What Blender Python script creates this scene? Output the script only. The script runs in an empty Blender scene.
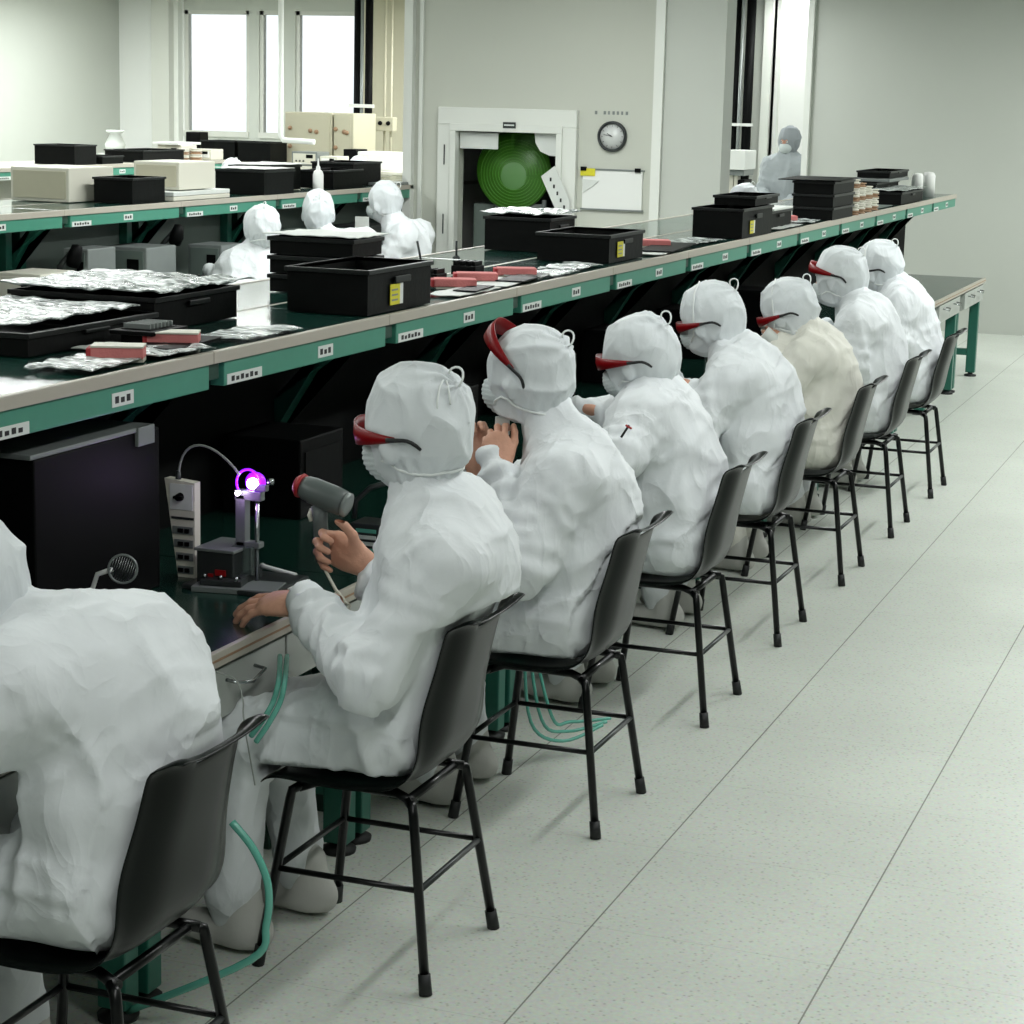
import bpy, bmesh, math, random
import numpy as np
from mathutils import Vector, Matrix

random.seed(7)
SC = bpy.context.scene
COL = SC.collection
PI = math.pi

# ------------------------------------------------------------------ materials
def lin(c):
    return tuple((x/255/12.92) if x/255 <= .04045 else ((x/255+.055)/1.055)**2.4 for x in c)

def mat(name, rgb, rough=.5, metal=0., var=.0, vscale=20., bump=0., bscale=60., emit=0., coat=0., alpha=1., trans=0., spec=.5, sheen=0.):
    m = bpy.data.materials.new(name); m.use_nodes = True
    nt = m.node_tree; b = nt.nodes['Principled BSDF']
    c = lin(rgb)
    b.inputs['Base Color'].default_value = (*c, 1)
    b.inputs['Roughness'].default_value = rough
    b.inputs['Metallic'].default_value = metal
    b.inputs['Coat Weight'].default_value = coat
    b.inputs['Alpha'].default_value = alpha
    b.inputs['Transmission Weight'].default_value = trans
    b.inputs['Specular IOR Level'].default_value = spec
    if sheen: b.inputs['Sheen Weight'].default_value = sheen
    tc = nt.nodes.new('ShaderNodeTexCoord')
    if var:
        n = nt.nodes.new('ShaderNodeTexNoise'); n.inputs['Scale'].default_value = vscale; n.inputs['Detail'].default_value = 4
        nt.links.new(tc.outputs['Object'], n.inputs['Vector'])
        r = nt.nodes.new('ShaderNodeMapRange')
        r.inputs['To Min'].default_value = 1-var; r.inputs['To Max'].default_value = 1+var
        nt.links.new(n.outputs['Fac'], r.inputs['Value'])
        mx = nt.nodes.new('ShaderNodeVectorMath'); mx.operation = 'SCALE'
        mx.inputs[0].default_value = c
        nt.links.new(r.outputs['Result'], mx.inputs['Scale'])
        nt.links.new(mx.outputs['Vector'], b.inputs['Base Color'])
    if bump:
        n = nt.nodes.new('ShaderNodeTexNoise'); n.inputs['Scale'].default_value = bscale; n.inputs['Detail'].default_value = 5
        nt.links.new(tc.outputs['Object'], n.inputs['Vector'])
        bp = nt.nodes.new('ShaderNodeBump'); bp.inputs['Strength'].default_value = bump; bp.inputs['Distance'].default_value = .01
        nt.links.new(n.outputs['Fac'], bp.inputs['Height'])
        nt.links.new(bp.outputs['Normal'], b.inputs['Normal'])
    if emit:
        b.inputs['Emission Color'].default_value = (*c, 1)
        b.inputs['Emission Strength'].default_value = emit
    return m

def cloth_mat(name, rgb, rough=.62):
    m = mat(name, rgb, rough, var=.03, vscale=9, spec=.3)
    nt = m.node_tree; b = nt.nodes['Principled BSDF']
    tc = nt.nodes.new('ShaderNodeTexCoord')
    mp = nt.nodes.new('ShaderNodeMapping'); mp.inputs['Rotation'].default_value = (.3, .5, .2); mp.inputs['Scale'].default_value = (1.25, 1.25, .7)
    v = nt.nodes.new('ShaderNodeTexNoise'); v.noise_type = 'RIDGED_MULTIFRACTAL'; v.inputs['Scale'].default_value = 8.; v.inputs['Detail'].default_value = 3.
    v.inputs['Roughness'].default_value = .45; v.inputs['Distortion'].default_value = .5; v.inputs['Offset'].default_value = 1.; v.inputs['Gain'].default_value = 1.
    nt.links.new(tc.outputs['Object'], mp.inputs['Vector']); nt.links.new(mp.outputs['Vector'], v.inputs['Vector'])
    bp = nt.nodes.new('ShaderNodeBump'); bp.inputs['Strength'].default_value = .6; bp.inputs['Distance'].default_value = .008
    nt.links.new(v.outputs['Fac'], bp.inputs['Height'])
    n2 = nt.nodes.new('ShaderNodeTexNoise'); n2.inputs['Scale'].default_value = 55; n2.inputs['Detail'].default_value = 3
    nt.links.new(tc.outputs['Object'], n2.inputs['Vector'])
    b2 = nt.nodes.new('ShaderNodeBump'); b2.inputs['Strength'].default_value = .16; b2.inputs['Distance'].default_value = .004
    nt.links.new(n2.outputs['Fac'], b2.inputs['Height']); nt.links.new(bp.outputs['Normal'], b2.inputs['Normal'])
    nt.links.new(b2.outputs['Normal'], b.inputs['Normal'])
    return m

M = {}
M['suit'] = cloth_mat('white_coverall_fabric', (222, 226, 228))
M['suit_warm'] = cloth_mat('ivory_coverall_fabric', (216, 215, 205))
M['suit_grey'] = cloth_mat('grey_coverall_fabric', (158, 165, 168))
M['hood_grey'] = cloth_mat('grey_hood_fabric', (142, 148, 152))
M['hood'] = cloth_mat('hood_fabric', (216, 221, 223))
M['mask'] = mat('mask_fabric', (196, 204, 204), .8, bump=.2, bscale=90)
M['cord'] = mat('white_cord', (228, 232, 230), .6)
M['skin'] = mat('skin', (206, 156, 132), .5, var=.12, vscale=60, bump=.15, bscale=120, spec=.3)
M['skin_face'] = mat('face_skin', (190, 140, 118), .5, var=.06, vscale=30)
M['nail'] = mat('nail', (214, 170, 150), .3)
M['red_lens'] = mat('red_lens', (122, 6, 14), .38, spec=.25)
M['dark_lens'] = mat('dark_lens', (70, 22, 24), .22, coat=.3)
M['black_rubber'] = mat('black_rubber', (22, 24, 24), .6)
M['eye_white'] = mat('eye_white', (220, 220, 215), .3)
M['eye_dark'] = mat('eye_dark', (20, 14, 12), .2)
M['shoe'] = mat('shoe_fabric', (190, 190, 184), .7, bump=.2, bscale=40)
M['chair'] = mat('black_green_plastic', (10, 15, 13), .28, bump=.04, bscale=300, spec=.12)
M['chair_tube'] = mat('black_tube', (8, 10, 10), .3, spec=.3)
M['chrome'] = mat('chrome', (170, 175, 175), .22, 1.)
M['mat_green'] = mat('dark_green_mat', (20, 58, 50), .13, var=.06, vscale=4, spec=.6)
M['desk_green'] = mat('desk_green_mat', (18, 46, 38), .2, var=.1, vscale=5)
M['edge'] = mat('beige_edge_band', (176, 170, 158), .45, var=.04)
M['rail'] = mat('green_rail_paint', (66, 138, 116), .4, var=.05, vscale=30)
M['green'] = mat('green_frame_paint', (34, 100, 84), .4, var=.05)
M['dgreen'] = mat('dark_green_frame_paint', (18, 60, 46), .5)
M['label'] = mat('white_label', (216, 220, 216), .5)
M['ink'] = mat('black_ink', (20, 22, 22), .6)
M['panel_black'] = mat('black_curtain', (9, 11, 10), .8, bump=.2, bscale=12, spec=.15)
M['drawer'] = mat('grey_drawer_laminate', (170, 174, 168), .45, var=.05, vscale=6)
M['grey_panel'] = mat('grey_green_panel', (98, 110, 104), .5, var=.1, vscale=6)
M['crate'] = mat('black_crate_plastic', (8, 10, 9), .5, bump=.1, bscale=30, spec=.10)
M['crate_rim'] = mat('black_crate_rim', (26, 29, 28), .4, spec=.25)
M['yellow'] = mat('yellow_label', (208, 200, 40), .5)
M['pink'] = mat('pink_foam', (206, 122, 120), .8, bump=.3, bscale=150)
M['red'] = mat('red_foam', (170, 48, 52), .7)
M['paper'] = mat('paper', (206, 210, 205), .6, var=.05, vscale=30)
def film_material():
    m = mat('crinkled_film', (190, 196, 194), .2, spec=.8, bump=.8, bscale=30); nt = m.node_tree; b_ = nt.nodes['Principled BSDF']
    tc = nt.nodes.new('ShaderNodeTexCoord'); mp = nt.nodes.new('ShaderNodeMapping'); mp.inputs['Scale'].default_value = (9, 30, 20); mp.inputs['Rotation'].default_value = (0, 0, .5)
    n = nt.nodes.new('ShaderNodeTexNoise'); n.inputs['Scale'].default_value = 1.; n.inputs['Detail'].default_value = 4; n.inputs['Distortion'].default_value = .8
    r = nt.nodes.new('ShaderNodeValToRGB'); e = r.color_ramp.elements
    e[0].position = .42; e[0].color = (*lin((92, 102, 98)), 1); e[1].position = .62; e[1].color = (*lin((226, 232, 230)), 1)  # white highlights on the clear film are painted into its colour
    nt.links.new(tc.outputs['Object'], mp.inputs['Vector']); nt.links.new(mp.outputs['Vector'], n.inputs['Vector']); nt.links.new(n.outputs['Fac'], r.inputs['Fac'])
    nt.links.new(r.outputs['Color'], b_.inputs['Base Color']); return m
M['film'] = film_material()
M['wall'] = mat('booth_wall_paint', (192, 195, 184), .6, var=.02, vscale=3)
M['wall_grey'] = mat('grey_wall_paint', (186, 190, 182), .6, var=.02, vscale=3)
M['wall_white'] = mat('white_wall_paint', (226, 228, 224), .55, var=.01, vscale=3)
M['frame'] = mat('white_frame_paint', (218, 221, 214), .4)
M['wframe'] = mat('window_frame_metal', (196, 198, 190), .4)
M['wall_far_side'] = mat('grey_green_wall_paint', (120, 126, 120), .6)
M['ceiling'] = mat('ceiling_paint', (225, 227, 224), .8)
M['beige'] = mat('beige_enamel', (184, 180, 158), .5, var=.03)
M['cream'] = mat('cream_plastic', (208, 206, 192), .5)
M['white_plastic'] = mat('white_plastic', (228, 230, 226), .4)
M['grey_metal'] = mat('grey_metal', (128, 134, 132), .35, .3, var=.05)
M['dark_metal'] = mat('dark_metal', (52, 56, 56), .4, .4)
M['black'] = mat('black_enamel', (7, 8, 8), .5, spec=.08)
M['gun_grey'] = mat('heat_gun_grey', (86, 94, 92), .42)
M['gun_red'] = mat('heat_gun_red', (150, 22, 26), .5)
M['uv_core'] = mat('uv_core', (255, 235, 255), .3, emit=28.)
M['uv_bloom'] = mat('uv_bloom', (130, 20, 255), .3, emit=2.2)  # violet emission imitates the bloom around the lamp tip
M['clear'] = mat('clear_acrylic', (150, 165, 160), .1, trans=.85)
M['hose'] = mat('teal_hose', (96, 172, 154), .25, spec=.6)
M['wire'] = mat('pale_wire', (150, 155, 150), .5)
M['disc_green'] = mat('green_disc', (52, 104, 20), .4, emit=.0)
M['disc_mid'] = mat('green_disc_mid', (74, 132, 40), .4)
M['disc_in'] = mat('green_disc_centre', (88, 132, 76), .4)
M['clock_face'] = mat('clock_face', (205, 208, 205), .3)
M['glass'] = mat('window_glass', (250, 252, 252), .02, trans=1.)
M['orange'] = mat('orange_plastic', (196, 96, 60), .5)
M['brown'] = mat('brown_card', (150, 120, 92), .6)
M['tube_light'] = mat('light_diffuser', (255, 255, 250), .4, emit=2.6)
M['red_led'] = mat('red_led', (150, 16, 20), .4)

def floor_material():
    m = mat('speckled_floor_tile', (190, 194, 186), .38, spec=.4)
    nt = m.node_tree; b = nt.nodes['Principled BSDF']; L = nt.links
    tc = nt.nodes.new('ShaderNodeTexCoord'); sp = nt.nodes.new('ShaderNodeSeparateXYZ')
    L.new(tc.outputs['Object'], sp.inputs['Vector'])
    def line(sock, off, width, size=.6):
        a = nt.nodes.new('ShaderNodeMath'); a.operation = 'ADD'; a.inputs[1].default_value = off
        L.new(sock, a.inputs[0])
        w = nt.nodes.new('ShaderNodeMath'); w.operation = 'PINGPONG'; w.inputs[1].default_value = size/2
        L.new(a.outputs[0], w.inputs[0])
        c = nt.nodes.new('ShaderNodeMath'); c.operation = 'LESS_THAN'; c.inputs[1].default_value = width
        L.new(w.outputs[0], c.inputs[0]); return c.outputs[0]
    lx = line(sp.outputs['X'], 1.485, .0022); ly = line(sp.outputs['Y'], -5.27, .0009)
    v = nt.nodes.new('ShaderNodeTexVoronoi'); v.inputs['Scale'].default_value = 55
    L.new(tc.outputs['Object'], v.inputs['Vector'])
    r = nt.nodes.new('ShaderNodeValToRGB')
    e = r.color_ramp.elements
    e[0].position = .0; e[0].color = (*lin((150, 152, 142)), 1)
    e[1].position = .28; e[1].color = (*lin((198, 203, 194)), 1)
    L.new(v.outputs['Distance'], r.inputs['Fac'])
    n = nt.nodes.new('ShaderNodeTexNoise'); n.inputs['Scale'].default_value = 90; n.inputs['Detail'].default_value = 4
    L.new(tc.outputs['Object'], n.inputs['Vector'])
    n2 = nt.nodes.new('ShaderNodeTexNoise'); n2.inputs['Scale'].default_value = 1.6; n2.inputs['Detail'].default_value = 3
    L.new(tc.outputs['Object'], n2.inputs['Vector'])
    m1 = nt.nodes.new('ShaderNodeMix'); m1.data_type = 'RGBA'; m1.blend_type = 'MULTIPLY'; m1.inputs['Factor'].default_value = .35
    L.new(r.outputs['Color'], m1.inputs['A']); L.new(n.outputs['Color'], m1.inputs['B'])
    g = nt.nodes.new('ShaderNodeMapRange'); g.inputs['To Min'].default_value = 1.05; g.inputs['To Max'].default_value = 1.35
    L.new(n2.outputs['Fac'], g.inputs['Value'])
    sc_ = nt.nodes.new('ShaderNodeVectorMath'); sc_.operation = 'SCALE'
    L.new(m1.outputs['Result'], sc_.inputs[0]); L.new(g.outputs['Result'], sc_.inputs['Scale'])
    mxl = nt.nodes.new('ShaderNodeMath'); mxl.operation = 'MAXIMUM'
    lyw = nt.nodes.new('ShaderNodeMath'); lyw.operation = 'MULTIPLY'; lyw.inputs[1].default_value = .45
    L.new(ly, lyw.inputs[0]); L.new(lx, mxl.inputs[0]); L.new(lyw.outputs[0], mxl.inputs[1])
    m2 = nt.nodes.new('ShaderNodeMix'); m2.data_type = 'RGBA'
    m2.inputs['B'].default_value = (*lin((120, 122, 114)), 1)
    L.new(mxl.outputs[0], m2.inputs['Factor']); L.new(sc_.outputs['Vector'], m2.inputs['A'])
    L.new(m2.outputs['Result'], b.inputs['Base Color'])
    return m
M['floor'] = floor_material()

# ------------------------------------------------------------------ mesh builder
class B:
    def __init__(s): s.bm = bmesh.new(); s.mats = []
    def _mi(s, m):
        m = M[m] if isinstance(m, str) else m
        if m not in s.mats: s.mats.append(m)
        return s.mats.index(m)
    def box(s, x0, x1, y0, y1, z0, z1, m, bev=0., rot=0., piv=None, mtx=None):
        bm = s.bm; mi = s._mi(m)
        r = bmesh.ops.create_cube(bm, size=1.)
        vs = r['verts']
        cx, cy, cz = (x0+x1)/2, (y0+y1)/2, (z0+z1)/2
        for v in vs:
            v.co = Vector((cx+v.co.x*(x1-x0), cy+v.co.y*(y1-y0), cz+v.co.z*(z1-z0)))
        fs = list({f for v in vs for f in v.link_faces})
        if bev:
            es = list({e for v in vs for e in v.link_edges})
            rb = bmesh.ops.bevel(bm, geom=es, offset=bev, segments=2, affect='EDGES', profile=.6)
            vs = list({v for f in rb['faces'] for v in f.verts} | {v for v in vs if v.is_valid})
            fs = list({f for v in vs for f in v.link_faces})
        for f in fs: f.material_index = mi
        if rot:
            p = Vector(piv) if piv else Vector((cx, cy, cz))
            R = Matrix.Rotation(rot, 3, 'Z')
            for v in vs: v.co = R @ (v.co-p) + p
        if mtx is not None:
            for v in vs: v.co = mtx @ v.co
        return s
    def tube(s, pts, r, m, seg=10, cap=True, closed=False):
        bm = s.bm; mi = s._mi(m)
        P = [Vector(p) for p in pts]; n = len(P)
        rs = r if isinstance(r, (list, tuple)) else [r]*n
        up = Vector((0, 0, 1)); rings = []
        prev = None
        for i in range(n):
            a = P[(i-1) % n] if (closed or i > 0) else P[i]
            b = P[(i+1) % n] if (closed or i < n-1) else P[i]
            t = (b-a)
            if t.length < 1e-9: t = Vector((0, 0, 1))
            t.normalize()
            if prev is None:
                ref = up if abs(t.z) < .9 else Vector((1, 0, 0))
                u = t.cross(ref).normalized()
            else:
                u = (prev - t*prev.dot(t))
                u = u.normalized() if u.length > 1e-6 else t.cross(up).normalized()
            prev = u; w = t.cross(u)
            rings.append([bm.verts.new(P[i]+u*(rs[i]*math.cos(k*2*PI/seg))+w*(rs[i]*math.sin(k*2*PI/seg))) for k in range(seg)])
        rng = range(n) if closed else range(n-1)
        for i in rng:
            A, C_ = rings[i], rings[(i+1) % n]
            for k in range(seg):
                f = bm.faces.new((A[k], A[(k+1) % seg], C_[(k+1) % seg], C_[k])); f.material_index = mi; f.smooth = True
        if cap and not closed:
            f = bm.faces.new(list(reversed(rings[0]))); f.material_index = mi
            f = bm.faces.new(rings[-1]); f.material_index = mi
        return s
    def lathe(s, base, prof, m, seg=24, axis=(0, 0, 1)):
        bm = s.bm; mi = s._mi(m)
        az = Vector(axis).normalized(); q = Vector((0, 0, 1)).rotation_difference(az)
        base = Vector(base); rings = []
        for (r, z) in prof:
            if r < 1e-6: rings.append([bm.verts.new(base+q @ Vector((0, 0, z)))])
            else: rings.append([bm.verts.new(base+q @ Vector((r*math.cos(k*2*PI/seg), r*math.sin(k*2*PI/seg), z))) for k in range(seg)])
        for A, C_ in zip(rings, rings[1:]):
            if len(A) == 1 and len(C_) == 1: continue
            for k in range(seg):
                k2 = (k+1) % seg
                if len(A) == 1: f = bm.faces.new((A[0], C_[k], C_[k2]))
                elif len(C_) == 1: f = bm.faces.new((A[k], A[k2], C_[0]))
                else: f = bm.faces.new((A[k], A[k2], C_[k2], C_[k]))
                f.material_index = mi; f.smooth = True
        return s
    def prism(s, pts, y0, y1, m, plane='xz'):
        bm = s.bm; mi = s._mi(m)
        def v(a, b, c):
            return Vector((a, c, b)) if plane == 'xz' else (Vector((a, b, c)) if plane == 'xy' else Vector((c, a, b)))
        A = [bm.verts.new(v(a, b, y0)) for a, b in pts]; C_ = [bm.verts.new(v(a, b, y1)) for a, b in pts]
        n = len(pts)
        fs = [bm.faces.new(A), bm.faces.new(list(reversed(C_)))]
        for i in range(n): fs.append(bm.faces.new((A[i], A[(i+1) % n], C_[(i+1) % n], C_[i])))
        for f in fs: f.material_index = mi
        return s
    def sheet(s, x0, x1, y0, y1, z, m, amp=.004, n=14, th=.0015, seed=0, droop=0., rot=0., low=0.):
        """a crumpled sheet with real thickness"""
        bm = s.bm; mi = s._mi(m); rnd = random.Random(seed)
        ph = [(rnd.uniform(-1, 1)*40, rnd.uniform(-1, 1)*40, rnd.uniform(0, 6)) for _ in range(5)]
        cx, cy = (x0+x1)/2, (y0+y1)/2; top = []; bot = []
        for i in range(n+1):
            ra, rb = [], []
            for j in range(n+1):
                u, w = i/n, j/n
                x = x0+(x1-x0)*u; y = y0+(y1-y0)*w
                h = sum(abs(math.sin(a*x+b*y+c)) for a, b, c in ph)/5*amp*2
                e = min(u, 1-u, w, 1-w); h += -droop*max(0, .12-e)/.12
                if rot:
                    dx, dy = x-cx, y-cy; x = cx+dx*math.cos(rot)-dy*math.sin(rot); y = cy+dx*math.sin(rot)+dy*math.cos(rot)
                ra.append(bm.verts.new((x, y, z+h+th))); rb.append(bm.verts.new((x, y, max(z+h*.9, z+low))))
            top.append(ra); bot.append(rb)
        fs = []
        for i in range(n):
            for j in range(n):
                fs.append(bm.faces.new((top[i][j], top[i+1][j], top[i+1][j+1], top[i][j+1])))
                fs.append(bm.faces.new((bot[i][j], bot[i][j+1], bot[i+1][j+1], bot[i+1][j])))
        for i in range(n):
            fs.append(bm.faces.new((top[i][0], bot[i][0], bot[i+1][0], top[i+1][0])))
            fs.append(bm.faces.new((top[i][n], top[i+1][n], bot[i+1][n], bot[i][n])))
            fs.append(bm.faces.new((top[0][i], top[0][i+1], bot[0][i+1], bot[0][i])))
            fs.append(bm.faces.new((top[n][i], bot[n][i], bot[n][i+1], top[n][i+1])))
        for f in fs: f.material_index = mi
        return s
    def build(s, name, parent=None, smooth=False, loc=None):
        me = bpy.data.meshes.new(name)
        bmesh.ops.recalc_face_normals(s.bm, faces=s.bm.faces)
        s.bm.to_mesh(me); s.bm.free()
        for m in s.mats: me.materials.append(m)
        if smooth: me.polygons.foreach_set('use_smooth', [True]*len(me.polygons))
        o = bpy.data.objects.new(name, me); COL.objects.link(o)
        if loc: o.location = loc
        if parent is not None:
            o.parent = parent
            # geometry is given in world coordinates: keep it there
            if not getattr(s, 'local', False):
                o.matrix_parent_inverse = Matrix.Translation(-Vector(parent_world(parent)))
        return o

WORLD = {}
def parent_world(p):
    v = Vector(WORLD.get(p.name, p.location if p.parent is None else (0, 0, 0)))
    return v

def tag(o, label=None, cat=None, group=None, kind=None):
    if label: o['label'] = label
    if cat: o['category'] = cat
    if group: o['group'] = group
    if kind: o['kind'] = kind
    return o

def empty(name, loc, label=None, cat=None, group=None):
    o = bpy.data.objects.new(name, None); COL.objects.link(o)
    o.location = loc; o.empty_display_size = .1
    WORLD[o.name] = tuple(loc)
    return tag(o, label, cat, group)

def sub(o, parent):
    """make o a child of parent where both were built in world coordinates"""
    o.parent = parent
    w = Vector((0, 0, 0)); p = parent
    while p is not None:
        w += Vector(p.location) if p.type == 'EMPTY' else Vector((0, 0, 0)); p = None
    o.matrix_parent_inverse = Matrix.Identity(4) if parent.type != 'EMPTY' else Matrix.Translation(-w)
    return o
def part(b, name, parent, smooth=False):
    o = b.build(name, None, smooth); return sub(o, parent)

def copy_tree(o, parent=None):
    c = o.copy(); COL.objects.link(c); c.parent = parent
    for ch in [x for x in bpy.data.objects if x.parent == o]:
        d = copy_tree(ch, c); d.matrix_parent_inverse = ch.matrix_parent_inverse.copy()
    return c

def struct(b, name, smooth=False):
    return tag(b.build(name, None, smooth), kind='structure')

# ------------------------------------------------------------------ implicit surfaces
_rs = np.random.RandomState(5); _tab = _rs.rand(65536).astype(np.float32)
def vnoise(P):
    P = np.asarray(P, dtype=np.float32); I = np.floor(P).astype(np.int64); F = P-I; F = F*F*(3-2*F)
    def h(dx, dy, dz):
        return _tab[((I[:, 0]+dx)*73856093 ^ (I[:, 1]+dy)*19349663 ^ (I[:, 2]+dz)*83492791) & 65535]
    x, y, z = F[:, 0], F[:, 1], F[:, 2]
    a = h(0,0,0)*(1-x)+h(1,0,0)*x; b = h(0,1,0)*(1-x)+h(1,1,0)*x
    c = h(0,0,1)*(1-x)+h(1,0,1)*x; d = h(0,1,1)*(1-x)+h(1,1,1)*x
    return (a*(1-y)+b*y)*(1-z)+(c*(1-y)+d*y)*z
def ridged(P, f, seed=0., pw=2.):
    n = vnoise(P*np.asarray(f, dtype=np.float32)+seed)
    return (1-np.abs(2*n-1))**pw

def ell(c, r, R=None):
    c = np.array(c, np.float32); r = np.array(r, np.float32)
    def f(P):
        q = P-c
        if R is not None: q = q @ np.asarray(R, np.float32)
        k0 = np.sqrt(((q/r)**2).sum(-1)); k1 = np.sqrt(((q/(r*r))**2).sum(-1))+1e-9
        return k0*(k0-1)/k1
    return f
def seg(a, b, ra, rb, sq=None):
    a = np.array(a, np.float32); b = np.array(b, np.float32)
    s = np.array(sq if sq else (1, 1, 1), np.float32)
    def f(P):
        p = (P-a)/s; d = (b-a)/s; t = np.clip((p @ d)/(d @ d+1e-9), 0, 1)
        return (np.sqrt(((p-t[..., None]*d)**2).sum(-1))-(ra+(rb-ra)*t))*s.min()
    return f
def smin(a, b, k):
    if k <= 0: return np.minimum(a, b)
    h = np.clip(.5+.5*(b-a)/k, 0, 1); return b+(a-b)*h-k*h*(1-h)
def smax(a, b, k): return -smin(-a, -b, k)
def union(prims):
    def f(P):
        d = None
        for g, k in prims:
            v = g(P); d = v if d is None else smin(d, v, k)
        return d
    return f

def surfnet(f, lo, hi, h):
    lo = np.array(lo, np.float32); hi = np.array(hi, np.float32)
    n = np.ceil((hi-lo)/h).astype(int)+1
    ax = [lo[i]+h*np.arange(n[i], dtype=np.float32) for i in range(3)]
    V = np.empty(tuple(n), np.float32)
    YY, ZZ = np.meshgrid(ax[1], ax[2], indexing='ij')
    st = max(1, int(200000/(n[1]*n[2])))
    for i in range(0, n[0], st):
        xs = ax[0][i:i+st]
        P = np.empty((len(xs), n[1], n[2], 3), np.float32)
        P[..., 0] = xs[:, None, None]; P[..., 1] = YY; P[..., 2] = ZZ
        V[i:i+st] = f(P.reshape(-1, 3)).reshape(len(xs), n[1], n[2])
    ins = V < 0
    nc = n-1
    acc = np.zeros((*nc, 3), np.float32); cnt = np.zeros(tuple(nc), np.float32)
    for a in range(3):
        o = [0, 0, 0]; sl0 = [slice(None)]*3; sl1 = [slice(None)]*3
        sl0[a] = slice(0, -1); sl1[a] = slice(1, None)
        v0, v1 = V[tuple(sl0)], V[tuple(sl1)]
        cr = (v0 < 0) != (v1 < 0)
        t = np.where(cr, v0/(v0-v1+1e-12), 0)
        b, c = [k for k in range(3) if k != a]
        for db in (0, 1):
            for dc in (0, 1):
                s = [slice(None)]*3
                s[b] = slice(db, db+nc[b]); s[c] = slice(dc, dc+nc[c])
                crs = cr[tuple(s)]; ts = t[tuple(s)]
                acc[..., a] += np.where(crs, ts, 0); acc[..., b] += crs*db; acc[..., c] += crs*dc; cnt += crs
    act = cnt > 0
    idx = -np.ones(tuple(nc), np.int64); idx[act] = np.arange(act.sum())
    ijk = np.argwhere(act)
    verts = lo+h*(ijk+acc[act]/cnt[act][:, None])
    faces = []
    for a in range(3):
        b, c = (a+1) % 3, (a+2) % 3
        sl0 = [slice(None)]*3; sl1 = [slice(None)]*3
        sl0[a] = slice(0, -1); sl1[a] = slice(1, None)
        i0, i1 = ins[tuple(sl0)], ins[tuple(sl1)]
        cr = i0 != i1
        e = np.argwhere(cr)
        e = e[(e[:, b] > 0) & (e[:, c] > 0) & (e[:, b] < nc[b]) & (e[:, c] < nc[c])]
        if not len(e): continue
        def g(db, dc):
            q = e.copy(); q[:, b] -= db; q[:, c] -= dc; return idx[q[:, 0], q[:, 1], q[:, 2]]
        quad = np.stack([g(1, 1), g(0, 1), g(0, 0), g(1, 0)], 1)
        flip = ~i0[e[:, 0], e[:, 1], e[:, 2]]
        quad[flip] = quad[flip][:, ::-1]
        faces.append(quad)
    return verts.astype(np.float32), np.concatenate(faces)

def vnormals(v, f):
    a, b, c, d = (v[f[:, i]] for i in range(4))
    n = np.cross(c-a, d-b); N = np.zeros_like(v)
    for i in range(4): np.add.at(N, f[:, i], n)
    return N/(np.linalg.norm(N, axis=1)[:, None]+1e-12)
def relax(v, f, it=2, lam=.5):
    for _ in range(it):
        A = np.zeros_like(v); C_ = np.zeros(len(v), np.float32)
        for i in range(4):
            for j in (i-1, (i+1) % 4):
                np.add.at(A, f[:, i], v[f[:, j]]); np.add.at(C_, f[:, i], 1)
        v = v+lam*(A/np.maximum(C_, 1)[:, None]-v)
    return v

def mesh_obj(name, pieces, parent):
    """pieces: list of (verts, quads, material)"""
    V = []; Fc = []; mi = []; mats = []; o = 0
    for v, f, m in pieces:
        if m not in mats: mats.append(m)
        V.append(v); Fc.append(f+o); mi += [mats.index(m)]*len(f); o += len(v)
    V = np.concatenate(V); Fc = np.concatenate(Fc)
    me = bpy.data.meshes.new(name)
    me.vertices.add(len(V)); me.vertices.foreach_set('co', V.astype(np.float32).ravel())
    me.loops.add(len(Fc)*4); me.loops.foreach_set('vertex_index', Fc.astype(np.int32).ravel())
    me.polygons.add(len(Fc)); me.polygons.foreach_set('loop_start', np.arange(len(Fc), dtype=np.int32)*4)
    me.polygons.foreach_set('loop_total', np.full(len(Fc), 4, np.int32)) if bpy.app.version < (4, 1, 0) else None
    me.polygons.foreach_set('material_index', np.array(mi, np.int32))
    me.polygons.foreach_set('use_smooth', [True]*len(Fc))
    for m in mats: me.materials.append(M[m])
    me.update(calc_edges=True); me.validate()
    ob = bpy.data.objects.new(name, me); COL.objects.link(ob)
    return sub(ob, parent)

# ------------------------------------------------------------------ people
def basis(yaw, pitch, roll):
    """columns forward, left, up of a head that looks towards -X when all are 0; yaw turns it to +Y"""
    f0 = Matrix(((-1, 0, 0), (0, -1, 0), (0, 0, 1)))
    R = Matrix.Rotation(-yaw, 3, 'Z') @ f0 @ Matrix.Rotation(pitch, 3, 'Y') @ Matrix.Rotation(roll, 3, 'X')
    return np.array([list(r) for r in R], np.float32)

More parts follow.
